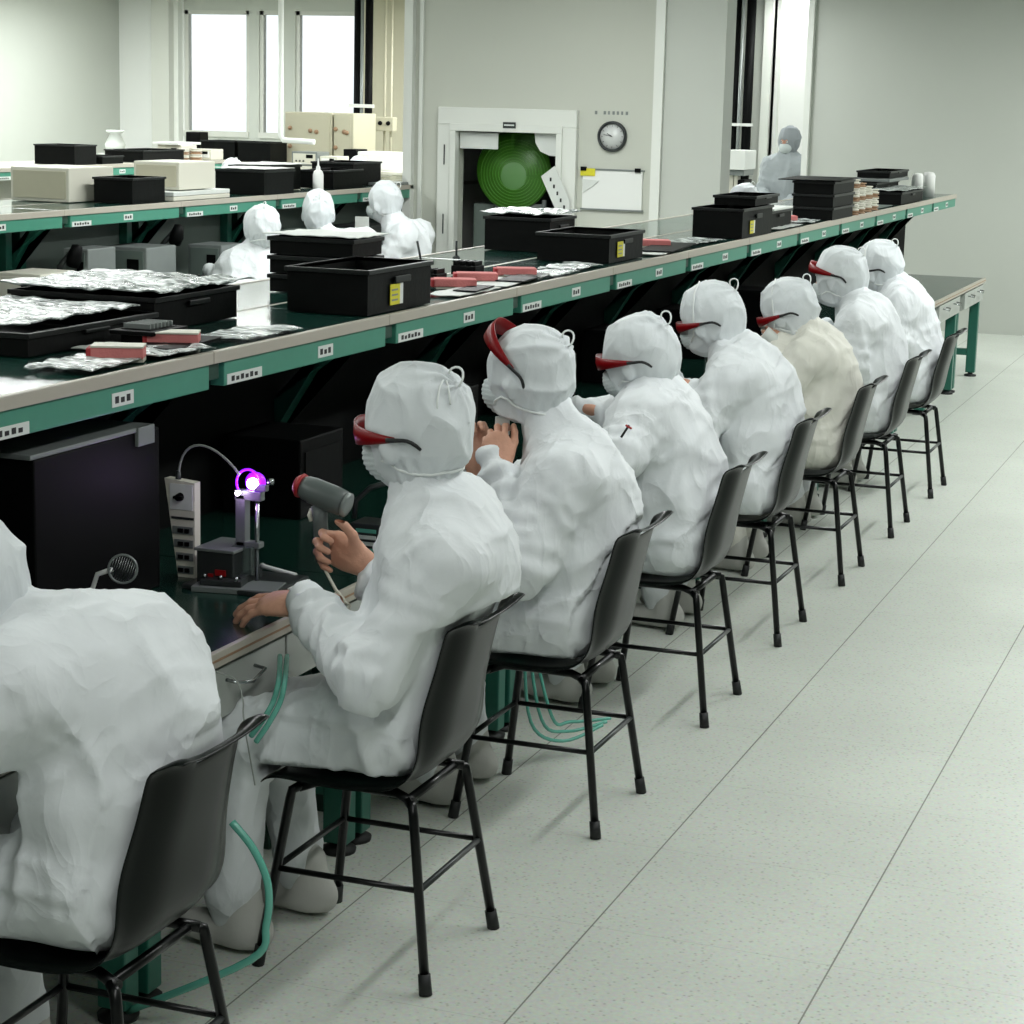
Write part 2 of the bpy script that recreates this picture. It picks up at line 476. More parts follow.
def hand_mesh(wrist, fdir, back, s, curls, thumb=(.5, .4), h=.0032, scale=1.):
    """wrist point, finger direction, back-of-hand normal, s=+1 thumb on back x fingers side"""
    x = Vector(fdir).normalized(); z = Vector(back); z = (z-x*z.dot(x)).normalized(); y = z.cross(x)*s
    R = np.array([x, y, z], np.float32)          # rows local axes
    pr = [(ell((.045, 0, 0), (.052, .041, .0155)), 0), (seg((0, 0, 0), (.03, 0, 0), .024, .026, (1, 1, .72)), .02),
          (seg((-.07, 0, 0), (0, 0, 0), .026, .0235, (1, 1, .8)), .02), (seg((.03, .022, -.006), (.06, .026, -.006), .016, .012), .014)]
    fin = [(.086, .029, .040, .024, .020, .0088), (.090, .009, .045, .028, .021, .0090), (.086, -.011, .041, .026, .020, .0086), (.078, -.029, .032, .020, .018, .0078)]
    for q, (bx, by, l1, l2, l3, r) in enumerate(fin):
        c = curls[q]; a = 0; p = np.array((bx-.012, by, 0)); spread = (by/.03)*.08
        pr.append((seg((.04, by*.6, 0), p, .012, r+.001), .012))
        for L_, ca, rr0, rr1 in ((l1, c[0], r+.0006, r), (l2, c[1], r, r-.0006), (l3, c[2], r-.0006, r-.0018)):
            a += ca
            d = np.array((math.cos(a)*math.cos(spread), math.sin(spread), -math.sin(a)))
            e = p+d*L_; pr.append((seg(p, e, rr0, rr1), .0035)); p = e
    t0 = np.array((.022, .026, -.008)); a = thumb[0]
    d1 = np.array((math.cos(a), math.sin(a)*.8, -math.sin(a)*.5)); d1 /= np.linalg.norm(d1)
    t1 = t0+d1*.042; a2 = a-thumb[1]
    d2 = np.array((math.cos(a2), math.sin(a2)*.6, -.45)); d2 /= np.linalg.norm(d2)
    t2 = t1+d2*.03; t3 = t2+d2*.022+np.array((0, -.004, -.004))
    pr += [(seg(t0, t1, .0155, .0115), .012), (seg(t1, t2, .0112, .0100), .004), (seg(t2, t3, .0100, .0080), .003)]
    v, f = surfnet(union(pr), (-.085, -.075, -.12), (.2, .09, .035), h)
    v = relax(v, f, 1, .4)
    v = (v*scale) @ R+np.array(wrist, np.float32)
    if s < 0: f = f[:, ::-1]
    return v, f, 'skin'

CURL_REST = [(.35, .5, .3), (.4, .55, .35), (.45, .6, .35), (.5, .65, .4)]
CURL_GRIP = [(.9, 1.3, .8), (1.0, 1.35, .8), (1.05, 1.35, .8), (1.1, 1.3, .8)]
CURL_PINCH = [(.7, .8, .5), (.8, .9, .5), (.9, 1.0, .6), (1.0, 1.1, .6)]

def person(loc, label, J, head, hands=(), res=.012, fabric='suit', seated=True, group=None, goggles=None, eyes=False,
           seed=1., hood_r=1., cords=True, shoes=True, bulk=1., hres=.006, fold=1., wide='y', tails=False, strap=False):
    root = empty('person', loc, label, 'person', group)
    g = lambda k: np.array(J[k], np.float32)
    pel, che, nk = g('pelvis'), g('chest'), g('neck')
    b = bulk
    sq = (lambda k: (1, k, 1) if wide == 'y' else (k, 1, 1))
    mid = (pel+che)/2
    pr = [(seg(pel, mid, .140*b, .140*b, sq(1.3)), 0), (seg(mid, che, .140*b, .122*b, sq(1.2)), .06),
          (seg(che, nk, .108*b, .066, sq(1.1)), .08),
          (seg(nk+(0, 0, -.02), nk+(np.array(head[0], np.float32)-nk)*.62, .078, .066), .012),
          (ell(pel+(-.01, 0, -.03), (.18, .215, .115) if wide == 'y' else (.19, .15, .2)), .06)]
    for sd in ('L', 'R'):
        sh, el, wr = g('sh'+sd), g('el'+sd), g('wr'+sd)
        d = (wr-el)/np.linalg.norm(wr-el)
        pr += [(seg(che*.45+nk*.55, sh, .078, .068*b), .09), (seg(mid*.5+che*.5, sh*.55+che*.45, .12, .09), .09), (seg(sh, el, .068*b, .074*b), .07), (seg(el, wr-d*.03, .072*b, .045*b), .035),
               (seg(wr-d*.035, wr-d*.005, .047, .036), .018), (seg(wr-d*.012, wr+d*.014, .036, .041), .006)]
        sg_ = -1 if sd == 'L' else 1
        hp, kn, an = (pel+np.array((-.03, .10*sg_, -.03) if wide == 'y' else (-.09*sg_, 0, -.05))).astype(np.float32), g('kn'+sd), g('an'+sd)
        pr += [(seg(hp, kn, .098, .078), .05), (seg(kn, an+(0, 0, .05), .078, .060), .04), (seg(an+(0, 0, .05), an+(0, 0, -.01), .058, .046), .02)]
    U = union(pr); cy0 = loc[1]
    def backx(P, c):
        bx = np.interp(P[:, 2], [.47, .50, .54, .60, .68, .78, .84, .87, .93], [.125, .158, .182, .196, .210, .234, .252, .266, .40])
        a = np.clip((np.abs(P[:, 1]-c)/.19-.35)/.65, 0, 1); return bx-.012-.040*a*a*np.clip((P[:, 2]-.5)/.08, 0, 1)*(P[:, 2] < .86)
    def f(P):
        d = U(P)
        if seated:
            x0 = J.get('seatx', -1.9)
            over = P[:, 0] > x0-.23
            zs = .478+np.clip((P[:, 0]-(x0+.12))/.1, 0, 1)**2*.03
            d = np.where(over, smax(d, zs-P[:, 2], .012), d)
            d = np.where(P[:, 2] < .93, smax(d, P[:, 0]-x0-backx(P, cy0), .014), d)
        return d
    allp = np.array([J[k] for k in J if k not in ('seatx', 'toe')], np.float32)
    lo, hi = allp.min(0)-.28, allp.max(0)+.28; lo[2] = max(lo[2], 0.02); hi[2] = nk[2]+.2
    v, fc = surfnet(f, lo, hi, res)
    v = relax(v, fc, 1, .5)
    N = vnormals(v, fc)
    near = np.clip((v[:, 2]-.1)/.3, .45, 1)
    if seated:   # cloth pressed on the chair stays flat
        x0 = J.get('seatx', -1.9)
        pressed = ((v[:, 2] < .50) & (v[:, 0] > x0-.23)) | ((v[:, 0] > x0+backx(v, cy0)-.03) & (v[:, 2] < .9))
        near = np.where(pressed, 0., near)
    w = np.stack([v[:, 0]+.05*vnoise(v*7+seed), v[:, 1]+.05*vnoise(v*7+3+seed), v[:, 2]+.05*vnoise(v*7+9+seed)], 1)
    # long hanging folds, diagonal pulls and small creases
    c, s_ = math.cos(.6), math.sin(.6)
    wd = np.stack([w[:, 0]*c+w[:, 2]*s_, w[:, 1], -w[:, 0]*s_+w[:, 2]*c], 1)
    disp = (ridged(w, (8, 8, 2.4), seed, 3)-.25)*.018 + (ridged(wd, (4, 5, 12), seed+5, 4)-.2)*.009 + (ridged(w, (15, 15, 6), seed+11, 4)-.2)*.006 + (ridged(wd, (12, 12, 28), seed+15, 3)-.25)*.004
    disp += (vnoise(w*5+seed)-.5)*.008
    if seated:
        zz = v[:, 2]-.590-.012*np.sin(v[:, 1]*23+seed)-.10*np.clip(-2.02-(v[:, 0]-J.get('seatx', -1.9)-1.9*0)+0*v[:, 0], 0, 0)
        on = (v[:, 0] > J.get('seatx', -1.9)-.30)
        disp += np.where(on, .014*np.clip(zz/.010, 0, 1)*np.clip(1-(zz-.0)/.25, .0, 1), 0)/np.maximum(near, .35)
    # gathers along the sleeves
    for sd in ('L', 'R'):
        el, wr, sh = g('el'+sd), g('wr'+sd), g('sh'+sd)
        for a_, b_, am in ((sh, el, .006), (el, wr, .008)):
            dd = b_-a_; L_ = np.linalg.norm(dd); dd = dd/L_
            t = (v-a_) @ dd; rr = np.linalg.norm(v-a_-np.clip(t, 0, L_)[:, None]*dd, axis=1)
            m_ = np.exp(-(rr/.1)**4)
            disp += m_*am*np.sin(t*95+9*vnoise(v*9+seed))*(.3+.7*np.clip(t/L_, 0, 1))
    v = v+N*(disp*near*fold)[:, None].astype(np.float32)
    v[:, 2] = np.maximum(v[:, 2], .015)
    if seated:
        x0 = J.get('seatx', -1.9)
        ov = (v[:, 0] > x0-.21) & (v[:, 2] < .476); v[ov, 2] = .476
        m2 = v[:, 2] < .92; lim = x0+backx(v, cy0); v[m2, 0] = np.minimum(v[m2, 0], lim[m2])
    pieces = [(v, fc, fabric)]
    for hd in hands: pieces.append(hand_mesh(*hd[:5], **(hd[5] if len(hd) > 5 else {})))
    # head: skin under the hood
    hc, yaw, pitch, roll = np.array(head[0], np.float32), head[1], head[2], head[3]
    R = basis(yaw, pitch, roll)
    def loc2(P): return (P-hc) @ R
    def w2(p): return np.array(p, np.float32) @ R.T+hc
    S = hood_r
    skin = union([(ell((-.01*S, 0, .02*S), (.105*S, .086*S, .108*S)), 0), (ell((.035*S, 0, -.055*S), (.064*S, .055*S, .062*S)), .03),
                  (seg((.098*S, 0, .0), (.112*S, 0, -.028*S), .009, .013), .012), (seg((.086*S, .035*S, .026*S), (.086*S, -.035*S, .026*S), .016, .016), .01),
                  (seg((.09*S, .018, -.062*S), (.09*S, -.018, -.062*S), .008, .008), .008),
                  (seg((-.01, .088*S, .0), (-.005, .088*S, -.03), .012, .008), .01), (seg((-.01, -.088*S, .0), (-.005, -.088*S, -.03), .012, .008), .01)])
    def fs(P): return skin(loc2(P))
    vh, fh = surfnet(fs, hc-.16, hc+.16, hres)
    pieces.append((vh, fh, 'skin_face'))
    body = mesh_obj('body', pieces, root)
    # hood
    nl = loc2(nk[None, :])[0].astype(np.float32)
    hoodp = union([(ell((-.012*S, 0, .02*S), (.126*S, .106*S, .124*S)), 0), (ell((-.040*S, 0, -.03*S), (.082*S, .084*S, .085*S)), .03),
                   (ell((.030*S, 0, -.070*S), (.078*S, .070*S, .070*S)), .03),
                   (ell((.012*S, .098*S, -.030*S), (.020, .012, .034)), .008), (ell((.012*S, -.098*S, -.030*S), (.020, .012, .034)), .008),
                   (seg((-.015*S, 0, -.05*S), np.array((-.015*S, 0, -.05*S))*.72+nl*.28, .078*S, .070*S), .03)])
    op = ell((.135*S, 0, .0*S), (.052*S, .070*S, .036*S))
    def fhood_l(p): return smax(hoodp(p), -op(p), .008)
    def fhd(P): return fhood_l(loc2(P))
    lo2 = np.minimum(hc-.20*S, hc-.20*S); hi2 = hc+.19*S
    vv, ff = surfnet(fhd, lo2, hi2, hres)
    vv = relax(vv, ff, 1, .5)
    NN = vnormals(vv, ff); q = loc2(vv)
    ang = np.arctan2(q[:, 1], q[:, 0])
    low = np.clip((-q[:, 2]-.02)/.06, 0, 1)*np.clip((-q[:, 0]+.06)/.05, 0, 1)
    dh = low*.0018*np.sin(ang*17+6*vnoise(q*14+seed))
    qr = q*np.array((1, 1, 1), np.float32)+.03*vnoise(q*11+seed)[:, None]
    dh += (ridged(qr, (8, 13, 9), seed+2, 3)-.25)*.012+(ridged(qr, (24, 24, 14), seed+4, 2)-.3)*.003
    dh += .0035*np.exp(-(q[:, 1]/.006)**2)*(q[:, 2] > 0)          # crown seam
    # gathered knot behind the crown
    kn_ = np.array((-.085, -.0, .085))*S
    dk = np.linalg.norm(q-kn_, axis=1); a3 = np.arctan2(q[:, 1]-kn_[1], q[:, 2]-kn_[2]+1e-6)
    dh += .006*np.exp(-(dk/.06)**2)*np.sin(a3*9)*np.clip(dk/.02, 0, 1)
    vv = vv+NN*dh[:, None].astype(np.float32)
    hood = mesh_obj('hood', [(vv, ff, 'hood_grey' if fabric == 'suit_grey' else 'hood')], root)
    def surf(dirs, off=.002, c0=(0, 0, 0)):
        out = []
        ts = np.linspace(.03, .22, 200)
        for d in dirs:
            d = np.array(d, float); d /= np.linalg.norm(d)
            p = np.array(c0)+ts[:, None]*d; val = hoodp(p.astype(np.float32)); k = np.argmax(val > 0)
            out.append(w2(np.array(c0)+d*(ts[k]+off)))
        return out
    # hem round the face opening, temple-high to under the jaw
    if cords:
        half = [(.30, .12, -.30), (.25, .22, -.24), (.17, .29, -.205), (.09, .32, -.235), (.02, .31, -.29), (-.07, .28, -.315), (-.16, .22, -.30), (-.24, .12, -.275), (-.27, 0, -.265)]
        full = [(a, b_, c_) for a, b_, c_ in half]+[(a, -b_, c_) for a, b_, c_ in reversed(half[:-1])]
        pts = []
        for i in range(len(full)-1):
            for k in range(3):
                t = k/3; pts.append(tuple(full[i][j]*(1-t)+full[i+1][j]*t for j in range(3)))
        bb = B(); bb.tube(surf(pts, .004), .0034, 'cord', 6); sub(bb.build('hem_cord'), hood)
        bb = B(); kp = Vector(w2(kn_*1.12))
        up = Vector(R[:, 2].tolist()); bk = -Vector(R[:, 0].tolist()); lf = Vector(R[:, 1].tolist())
        loop = [kp+up*(.010+.022*math.sin(t))+bk*(.012+.020*(1-math.cos(t))/1.2)+lf*(.006*math.sin(2*t)) for t in [i*2*PI/16 for i in range(16)]]
        bb.tube(loop, .0028, 'cord', 6, closed=True)
        if tails:
            bb.tube(surf([(-.5, .12, .5), (-.46, .20, .40), (-.44, .26, .28), (-.42, .29, .16)], .003), .0026, 'cord', 6); bb.tube(surf([(-.5, .08, .5), (-.5, .14, .34), (-.5, .18, .2)], .003), .0026, 'cord', 6)
        bb.lathe(kp-bk*.004, [(0, -.01), (.008, -.008), (.009, .004), (.006, .012), (0, .014)], 'cord', 10, bk+up)
        sub(bb.build('drawstring'), hood)
    # mask
    mk = union([(ell((.060*S, 0, -.060*S), (.072*S, .068*S, .062*S)), 0), (ell((.104*S, 0, -.045*S), (.030, .030, .040)), .03)])
    def fm(P):
        p = loc2(P); return smax(smax(mk(p), p[:, 2]+.018*S-.25*(p[:, 0]-.1), .004), -(p[:, 0]-.035), .004)
    vm, fmz = surfnet(fm, hc-.19, hc+.19, hres*.8)
    vm = relax(vm, fmz, 1, .4); NM = vnormals(vm, fmz); qm = loc2(vm)
    vm = vm+NM*(.0016*np.sin(qm[:, 2]*520)*np.clip((qm[:, 0]-.05)/.03, 0, 1))[:, None].astype(np.float32)
    mask = mesh_obj('face_mask', [(vm, fmz, 'mask')], root)
    if cords:
        for sg in ((1, -1) if strap else ()):
            bb = B(); bb.tube(surf([(.26, .24*sg, -.26), (.16, .30*sg, -.16), (.09, .34*sg, -.02), (.06, .34*sg, .14), (.03, .26*sg, .32), (.0, .10*sg, .45)], .009), .0030, 'cord', 6)
            sub(bb.build('strap'), mask)
    if eyes:
        for sg in (1, -1):
            bb = B(); e0 = Vector(w2((.088*S, .030*sg*S, .004)))
            fw = Vector(R[:, 0].tolist())
            bb.lathe(e0, [(0, -.012), (.011, -.006), (.0125, 0), (.011, .006), (.006, .0105), (0, .012)], 'eye_white', 14, fw)
            bb.lathe(e0+fw*.0095, [(0, -.002), (.0055, -.001), (.005, .0025), (0, .003)], 'eye_dark', 12, fw)
            sub(bb.build('eye'), root)
    if goggles:
        lens, gy, gp, gh = goggles      # material, lens lift, tilt, lens height
        gr = empty_child('safety_glasses', root)
        def gpnt(a, z, off=0.):
            x = (.142*S+off)*math.cos(a)-.002; y = (.119*S+off)*math.sin(a)
            X = x*math.cos(gp)-(z)*math.sin(gp); Z = x*math.sin(gp)+z*math.cos(gp)+gy
            return Vector(w2((X, y, Z)))
        bm = B(); mi = bm._mi(lens); n = 30; rows = []
        for i in range(n+1):
            a = -1.68+3.36*i/n; tt = abs(a)/1.68
            hh = gh*(.15+.85*max(0., 1-(abs(a)/1.72)**1.5)); dz = -.012*tt
            rows.append([bm.bm.verts.new(gpnt(a, dz+hh*.5, .0)), bm.bm.verts.new(gpnt(a, dz, .004)), bm.bm.verts.new(gpnt(a, dz-hh*.5, .0)),
                         bm.bm.verts.new(gpnt(a, dz-hh*.5, -.003)), bm.bm.verts.new(gpnt(a, dz, .001)), bm.bm.verts.new(gpnt(a, dz+hh*.5, -.003))])
        for r0, r1 in zip(rows, rows[1:]):
            for k in range(6):
                fz = bm.bm.faces.new((r0[k], r0[(k+1) % 6], r1[(k+1) % 6], r1[k])); fz.material_index = mi; fz.smooth = True
        bm.bm.faces.new(rows[0]); bm.bm.faces.new(list(reversed(rows[-1])))
        # a pale nose bridge rim
        sub(bm.build('lens'), gr) if gr.type != 'EMPTY' else child_of_child(bm.build('lens'), gr)
        for sg in (1, -1):
            bb = B(); pts = [gpnt(sg*(1.55+.55*k/8), -.012-.003*k/8-(.022*((k-4)/4)**2 if k > 4 else 0), .002) for k in range(9)]
            bb.tube(pts, [.0058, .0055, .005, .0048, .0046, .0046, .0046, .0046, .0035], 'black_rubber', 8)
            child_of_child(bb.build('temple_arm'), gr)
    if shoes:
        for sd in ('L', 'R'):
            an = g('an'+sd); dx = (-1, 0) if 'toe' not in J else J['toe']
            t = Vector((dx[0], dx[1], 0)).normalized(); a0 = Vector(an.tolist())
            def s_(P, a0=a0, t=t):
                u = (P[:, 0]-a0.x)*t.x+(P[:, 1]-a0.y)*t.y; w_ = -(P[:, 0]-a0.x)*t.y+(P[:, 1]-a0.y)*t.x
                L_ = np.stack([u, w_, P[:, 2]], 1).astype(np.float32)
                d = union([(ell((.03, 0, .045), (.125, .045, .045)), 0), (ell((-.05, 0, .05), (.055, .042, .05)), .02), (seg((-.03, 0, .05), (-.02, 0, .13), .05, .052), .03)])(L_)
                return smax(d, .012-L_[:, 2], .006)
            vs_, fs_ = surfnet(s_, (a0.x-.2, a0.y-.2, -.02), (a0.x+.2, a0.y+.2, .2), .009)
            sh_ = mesh_obj('shoe', [(vs_, fs_, 'shoe')], root)
    return root

def empty_child(name, parent):
    o = bpy.data.objects.new(name, None); COL.objects.link(o); o.parent = parent
    o.matrix_parent_inverse = Matrix.Translation(-Vector(parent.location)); o.empty_display_size = .05
    return o
def child_of_child(o, p):
    o.parent = p; return o

def jset(c, **kw):
    """seated worker's joints, chair centre at Y = c"""
    J = dict(pelvis=(-1.845, c, .605), chest=(-1.765, c, .965), neck=(-1.835, c, 1.125),
             shL=(-1.80, c-.165, 1.055), shR=(-1.80, c+.165, 1.055), elL=(-1.93, c-.245, .81), elR=(-1.95, c+.25, .82),
             wrL=(-2.17, c-.12, .93), wrR=(-2.17, c+.10, .94), knL=(-2.25, c-.13, .50), knR=(-2.25, c+.13, .50),
             anL=(-2.20, c-.13, .10), anR=(-2.20, c+.13, .10))
    J.update(kw); return J

# ------------------------------------------------------------------ setting
b = B(); b.box(-20, 6, -3, 30, -.1, 0, 'floor'); struct(b, 'floor')
b = B(); b.box(-20, 6, -3, 30, 3.2, 3.3, 'ceiling'); struct(b, 'ceiling')
# far wall with window openings, left
FW = 24.
wins = [(-13.42, -12.50, 1.44, 3.0), (-12.36, -12.04, 1.44, 3.0), (-11.86, -11.0, 1.44, 3.0), (-14.9, -14.4, 1.2, 3.0)][:3]
b = B()
xs = [-20., -13.42, -12.50, -12.36, -12.04, -11.86, -11.0, -5.45]
mats_ = ['wall_white', None, 'wall_grey', None, 'wall_grey', None, 'wall_grey']
for (xa, xb_), m_ in zip(zip(xs, xs[1:]), mats_):
    if m_: b.box(xa, xb_, FW, FW+.2, 0, 3.2, m_)
    else: b.box(xa, xb_, FW, FW+.2, 0, 1.44, 'wall_grey'); b.box(xa, xb_, FW, FW+.2, 3.0, 3.2, 'wall_grey')
struct(b, 'wall_back')
for i, (xa, xb_, za, zb) in enumerate(wins):
    b = B(); w = .05
    b.box(xa, xa+w, FW+.02, FW+.10, za, zb, 'wframe'); b.box(xb_-w, xb_, FW+.02, FW+.10, za, zb, 'wframe')
    b.box(xa, xb_, FW-.03, FW+.10, za, za+.07, 'wframe'); b.box(xa, xb_, FW+.02, FW+.10, zb-w, zb, 'wframe')
    fr = struct(b, 'window_%d' % (i+1))
    b = B(); b.box(xa+w, xb_-w, FW+.05, FW+.056, za+.07, zb-w, 'glass'); sub(b.build('pane'), fr)
b = B(); b.box(-13.75, -13.50, FW-.25, FW, 0, 3.2, 'wframe'); b.box(-13.50, -13.44, FW-.12, FW, 0, 3.2, 'frame'); struct(b, 'trim_1')
b = B(); b.box(-20, -14.36, 19.8, 20.0, 0, 3.2, 'wall_grey'); 
tag(b.build('wall_left_return'), kind='structure')
b = B(); b.box(-14.36-.12, -14.36, 20.0, 24, 0, 3.2, 'wall_grey'); tag(b.build('wall_left'), kind='structure')

# booth with the doorway (front at Y = 15)
BY = 15.
b = B()
b.box(-6.47, -6.04, BY, BY+.12, 0, 3.2, 'wall'); b.box(-5.21, -4.40, BY, BY+.12, 0, 3.2, 'wall')
b.box(-6.04, -5.21, BY, BY+.12, 1.755, 3.2, 'wall')
struct(b, 'wall_booth_front')
b = B(); b.box(-4.42, -3.955, BY-.10, BY+.16, 0, 3.2, 'wall_grey'); b.box(-4.47, -4.40, BY-.14, BY+.1, 0, 3.2, 'frame'); struct(b, 'wall_booth_pillar')
b = B(); b.box(-6.47, -6.40, BY-.06, BY+2.2, 0, 3.2, 'frame'); b.box(-6.36, -6.33, BY-.02, BY, 0, 3.2, 'frame'); struct(b, 'trim_2')
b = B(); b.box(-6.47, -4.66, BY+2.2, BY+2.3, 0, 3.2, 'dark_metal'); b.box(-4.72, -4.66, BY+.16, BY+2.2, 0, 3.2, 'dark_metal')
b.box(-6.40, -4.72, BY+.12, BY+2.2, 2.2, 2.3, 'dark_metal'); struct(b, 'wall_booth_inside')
# door frame
b = B()
for (x0, x1, z0, z1) in ((-6.185, -6.06, 0, 1.80), (-5.195, -5.075, 0, 1.80), (-6.185, -5.075, 1.80, 1.93)):
    b.box(x0, x1, BY-.06, BY, z0, z1, 'frame', bev=.008)
for (x0, x1, z0, z1) in ((-6.075, -6.03, 0, 1.755), (-5.225, -5.18, 0, 1.755), (-6.075, -5.18, 1.755, 1.81)):
    b.box(x0, x1, BY-.085, BY, z0, z1, 'frame', bev=.005)
dr = struct(b, 'door_1')
b = B(); b.box(-5.645, -5.545, BY-.092, BY-.085, 1.785, 1.83, 'dark_metal'); b.box(-5.635, -5.555, BY-.094, BY-.09, 1.803, 1.813, 'label'); tag(sub(b.build('door_label'), dr), 'small grey plate with a pale line')
b = B()
for z in (1.50, .98): b.box(-6.13, -6.122, BY-.066, BY-.058, z, z+.15, 'dark_metal')
sub(b.build('hinge'), dr)
b = B(); b.box(5.9, 6.0, -3, 30, 0, 3.2, 'wall_far_side'); struct(b, 'wall_right')
b = B(); b.box(-20, 6, -3.1, -3.0, 0, 3.2, 'wall_far_side'); struct(b, 'wall_front')
b = B(); b.box(-20.1, -20.0, -3, 20, 0, 3.2, 'wall_white'); struct(b, 'wall_left_near')

def thing_mesh(b, name, label, cat, group=None, smooth=False):
    return tag(b.build(name, None, smooth), label, cat, group)

# paper notices on the doorway
b = B(); b.box(-6.02, -5.71, BY-.012, BY-.008, 1.625, 1.745, 'paper', bev=.001)
thing_mesh(b, 'notice_sheet', 'blank white strip across the upper left of the dark doorway', 'notice')
b = B(); b.prism([(-5.42, 1.755), (-5.21, 1.755), (-5.21, 1.585), (-5.30, 1.592), (-5.37, 1.62), (-5.41, 1.68)], BY-.014, BY-.010, 'paper')
thing_mesh(b, 'notice_sheet', 'white sheet with curled lower edge at the upper right of the dark doorway', 'notice')
b = B(); c0 = [(-5.33, 1.44), (-5.225, 1.52), (-5.10, 1.27), (-5.09, 1.15), (-5.15, 1.11), (-5.22, 1.22)]
b.prism(c0, BY-.098, BY-.092, 'paper')
nt_ = thing_mesh(b, 'hanging_notice', 'white paper notice hanging askew on the right door jamb', 'notice')
b = B()
for k in range(5):
    x = -5.26+.028*k; z = 1.42-.05*k
    b.box(x, x+.014, BY-.100, BY-.0975, z-.014, z+.014, 'ink')
tag(sub(b.build('lettering'), nt_), 'short diagonal row of dark characters')

# green ringed disc in the doorway
dsc = empty('ringed_disc', (-5.66, BY+.2, 1.16), 'large round green ringed disc standing in the dark doorway', 'disc')
b = B(); b.lathe((-5.66, BY+.22, 1.465), [(0, 0), (.295, 0), (.302, .01), (.295, .03), (0, .03)], 'disc_green', 48, (0, -1, 0)); b.box(-5.70, -5.40, BY+.19, BY+.22, 1.60, 1.752, 'disc_green', bev=.02); part(b, 'plate', dsc, True)
b = B()
for k in range(9):
    r = .08+.024*k; pts = [(-5.65+r*math.cos(a), BY+.189, 1.42+.25*.08+(r*math.sin(a))*.95) for a in [i*2*PI/40 for i in range(40)]]
    b.tube([p for p in pts if (p[0]+5.66)**2+(p[2]-1.465)**2 < .29**2], .0026, 'disc_mid', 5)
part(b, 'rings', dsc)
b = B(); b.lathe((-5.655, BY+.189, 1.425), [(0, .006), (.06, .005), (.1, .002), (.105, 0)], 'disc_in', 32, (0, -1, 0)); part(b, 'centre', dsc, True)
b = B(); b.tube([(-5.80, BY+.24, 1.30), (-5.80, BY+.24, 0)], .018, 'grey_metal', 8); b.tube([(-5.42, BY+.24, 1.25), (-5.42, BY+.24, 0)], .018, 'grey_metal', 8); b.tube([(-5.80, BY+.24, 1.2), (-5.42, BY+.24, 1.2)], .018, 'grey_metal', 8)
part(b, 'stand', dsc)
b = B(); b.box(-6.02, -5.80, BY+.3, BY+.7, .0, 1.2, 'grey_panel', bev=.01); thing_mesh(b, 'cabinet', 'dull grey green cabinet inside the dark doorway, left of the disc', 'cabinet')

# clock
ck = empty('wall_clock', (-4.81, BY, 1.747), 'round wall clock with a grey rim on the booth wall', 'clock')
b = B(); b.lathe((-4.81, BY, 1.747), [(.085, 0), (.112, 0), (.112, .03), (.104, .04), (.094, .036), (.092, .018)], 'dark_metal', 40, (0, -1, 0)); part(b, 'rim', ck, True)
b = B(); b.lathe((-4.81, BY-.012, 1.747), [(0, .006), (.093, .006), (.093, 0)], 'clock_face', 40, (0, -1, 0)); fc_ = part(b, 'dial', ck)
b = B()
for k in range(12):
    a = k*PI/6; x, z = math.sin(a), math.cos(a)
    b.tube([(-4.81+x*.072, BY-.0185, 1.747+z*.072), (-4.81+x*.086, BY-.0185, 1.747+z*.086)], .0018, 'ink', 4)
sub(b.build('hour_marks'), fc_)
for a, r, w in ((5.2, .045, .003), (4.9, .068, .002)):
    b = B(); b.tube([(-4.81, BY-.022, 1.747), (-4.81+math.sin(a)*r, BY-.022, 1.747+math.cos(a)*r)], w, 'ink', 5); part(b, 'clock_hand', ck)
# small characters above the clock
b = B()
for k, w in enumerate((.018, .0, .018, .014, .018, .016, .014, .018)):
    if w: x = -4.955+.034*k; b.box(x, x+w, BY-.004, BY, 1.905, 1.93, 'grey_metal')
thing_mesh(b, 'wall_lettering', 'faint row of grey characters on the wall above the clock', 'lettering')
# whiteboard
wb = empty('whiteboard', (-4.82, BY, 1.35), 'pale board hanging below the clock with two black clips', 'board')
b = B(); b.box(-5.03, -4.565, BY-.02, BY, 1.215, 1.50, 'white_plastic', bev=.004); part(b, 'board_panel', wb)
b = B(); b.box(-5.04, -4.555, BY-.026, BY, 1.497, 1.51, 'grey_metal'); b.box(-5.04, -4.555, BY-.026, BY, 1.205, 1.217, 'grey_metal'); part(b, 'board_rail', wb)
for x in (-5.02, -4.60): b = B(); b.box(x-.022, x+.022, BY-.04, BY-.02, 1.492, 1.522, 'black', bev=.004); part(b, 'clip', wb)
b = B()
b.sheet(-5.045, -4.93, BY-.05, BY-.04, 1.47, 'yellow', .001, 3)
for v in b.bm.verts: v.co = Vector((v.co.x, BY-.030+(v.co.z-1.47), 1.455+(v.co.y-BY+.05)*5.5))
thing_mesh(b, 'yellow_note', 'yellow tag hanging at the left clip of the pale board', 'note')
b = B(); b.prism([(-5.03, 1.43), (-4.90, 1.42), (-4.94, 1.385), (-5.02, 1.33)], BY-.030, BY-.022, 'paper'); thing_mesh(b, 'paper_scrap', 'bent white paper tucked under the yellow tag on the board', 'paper')

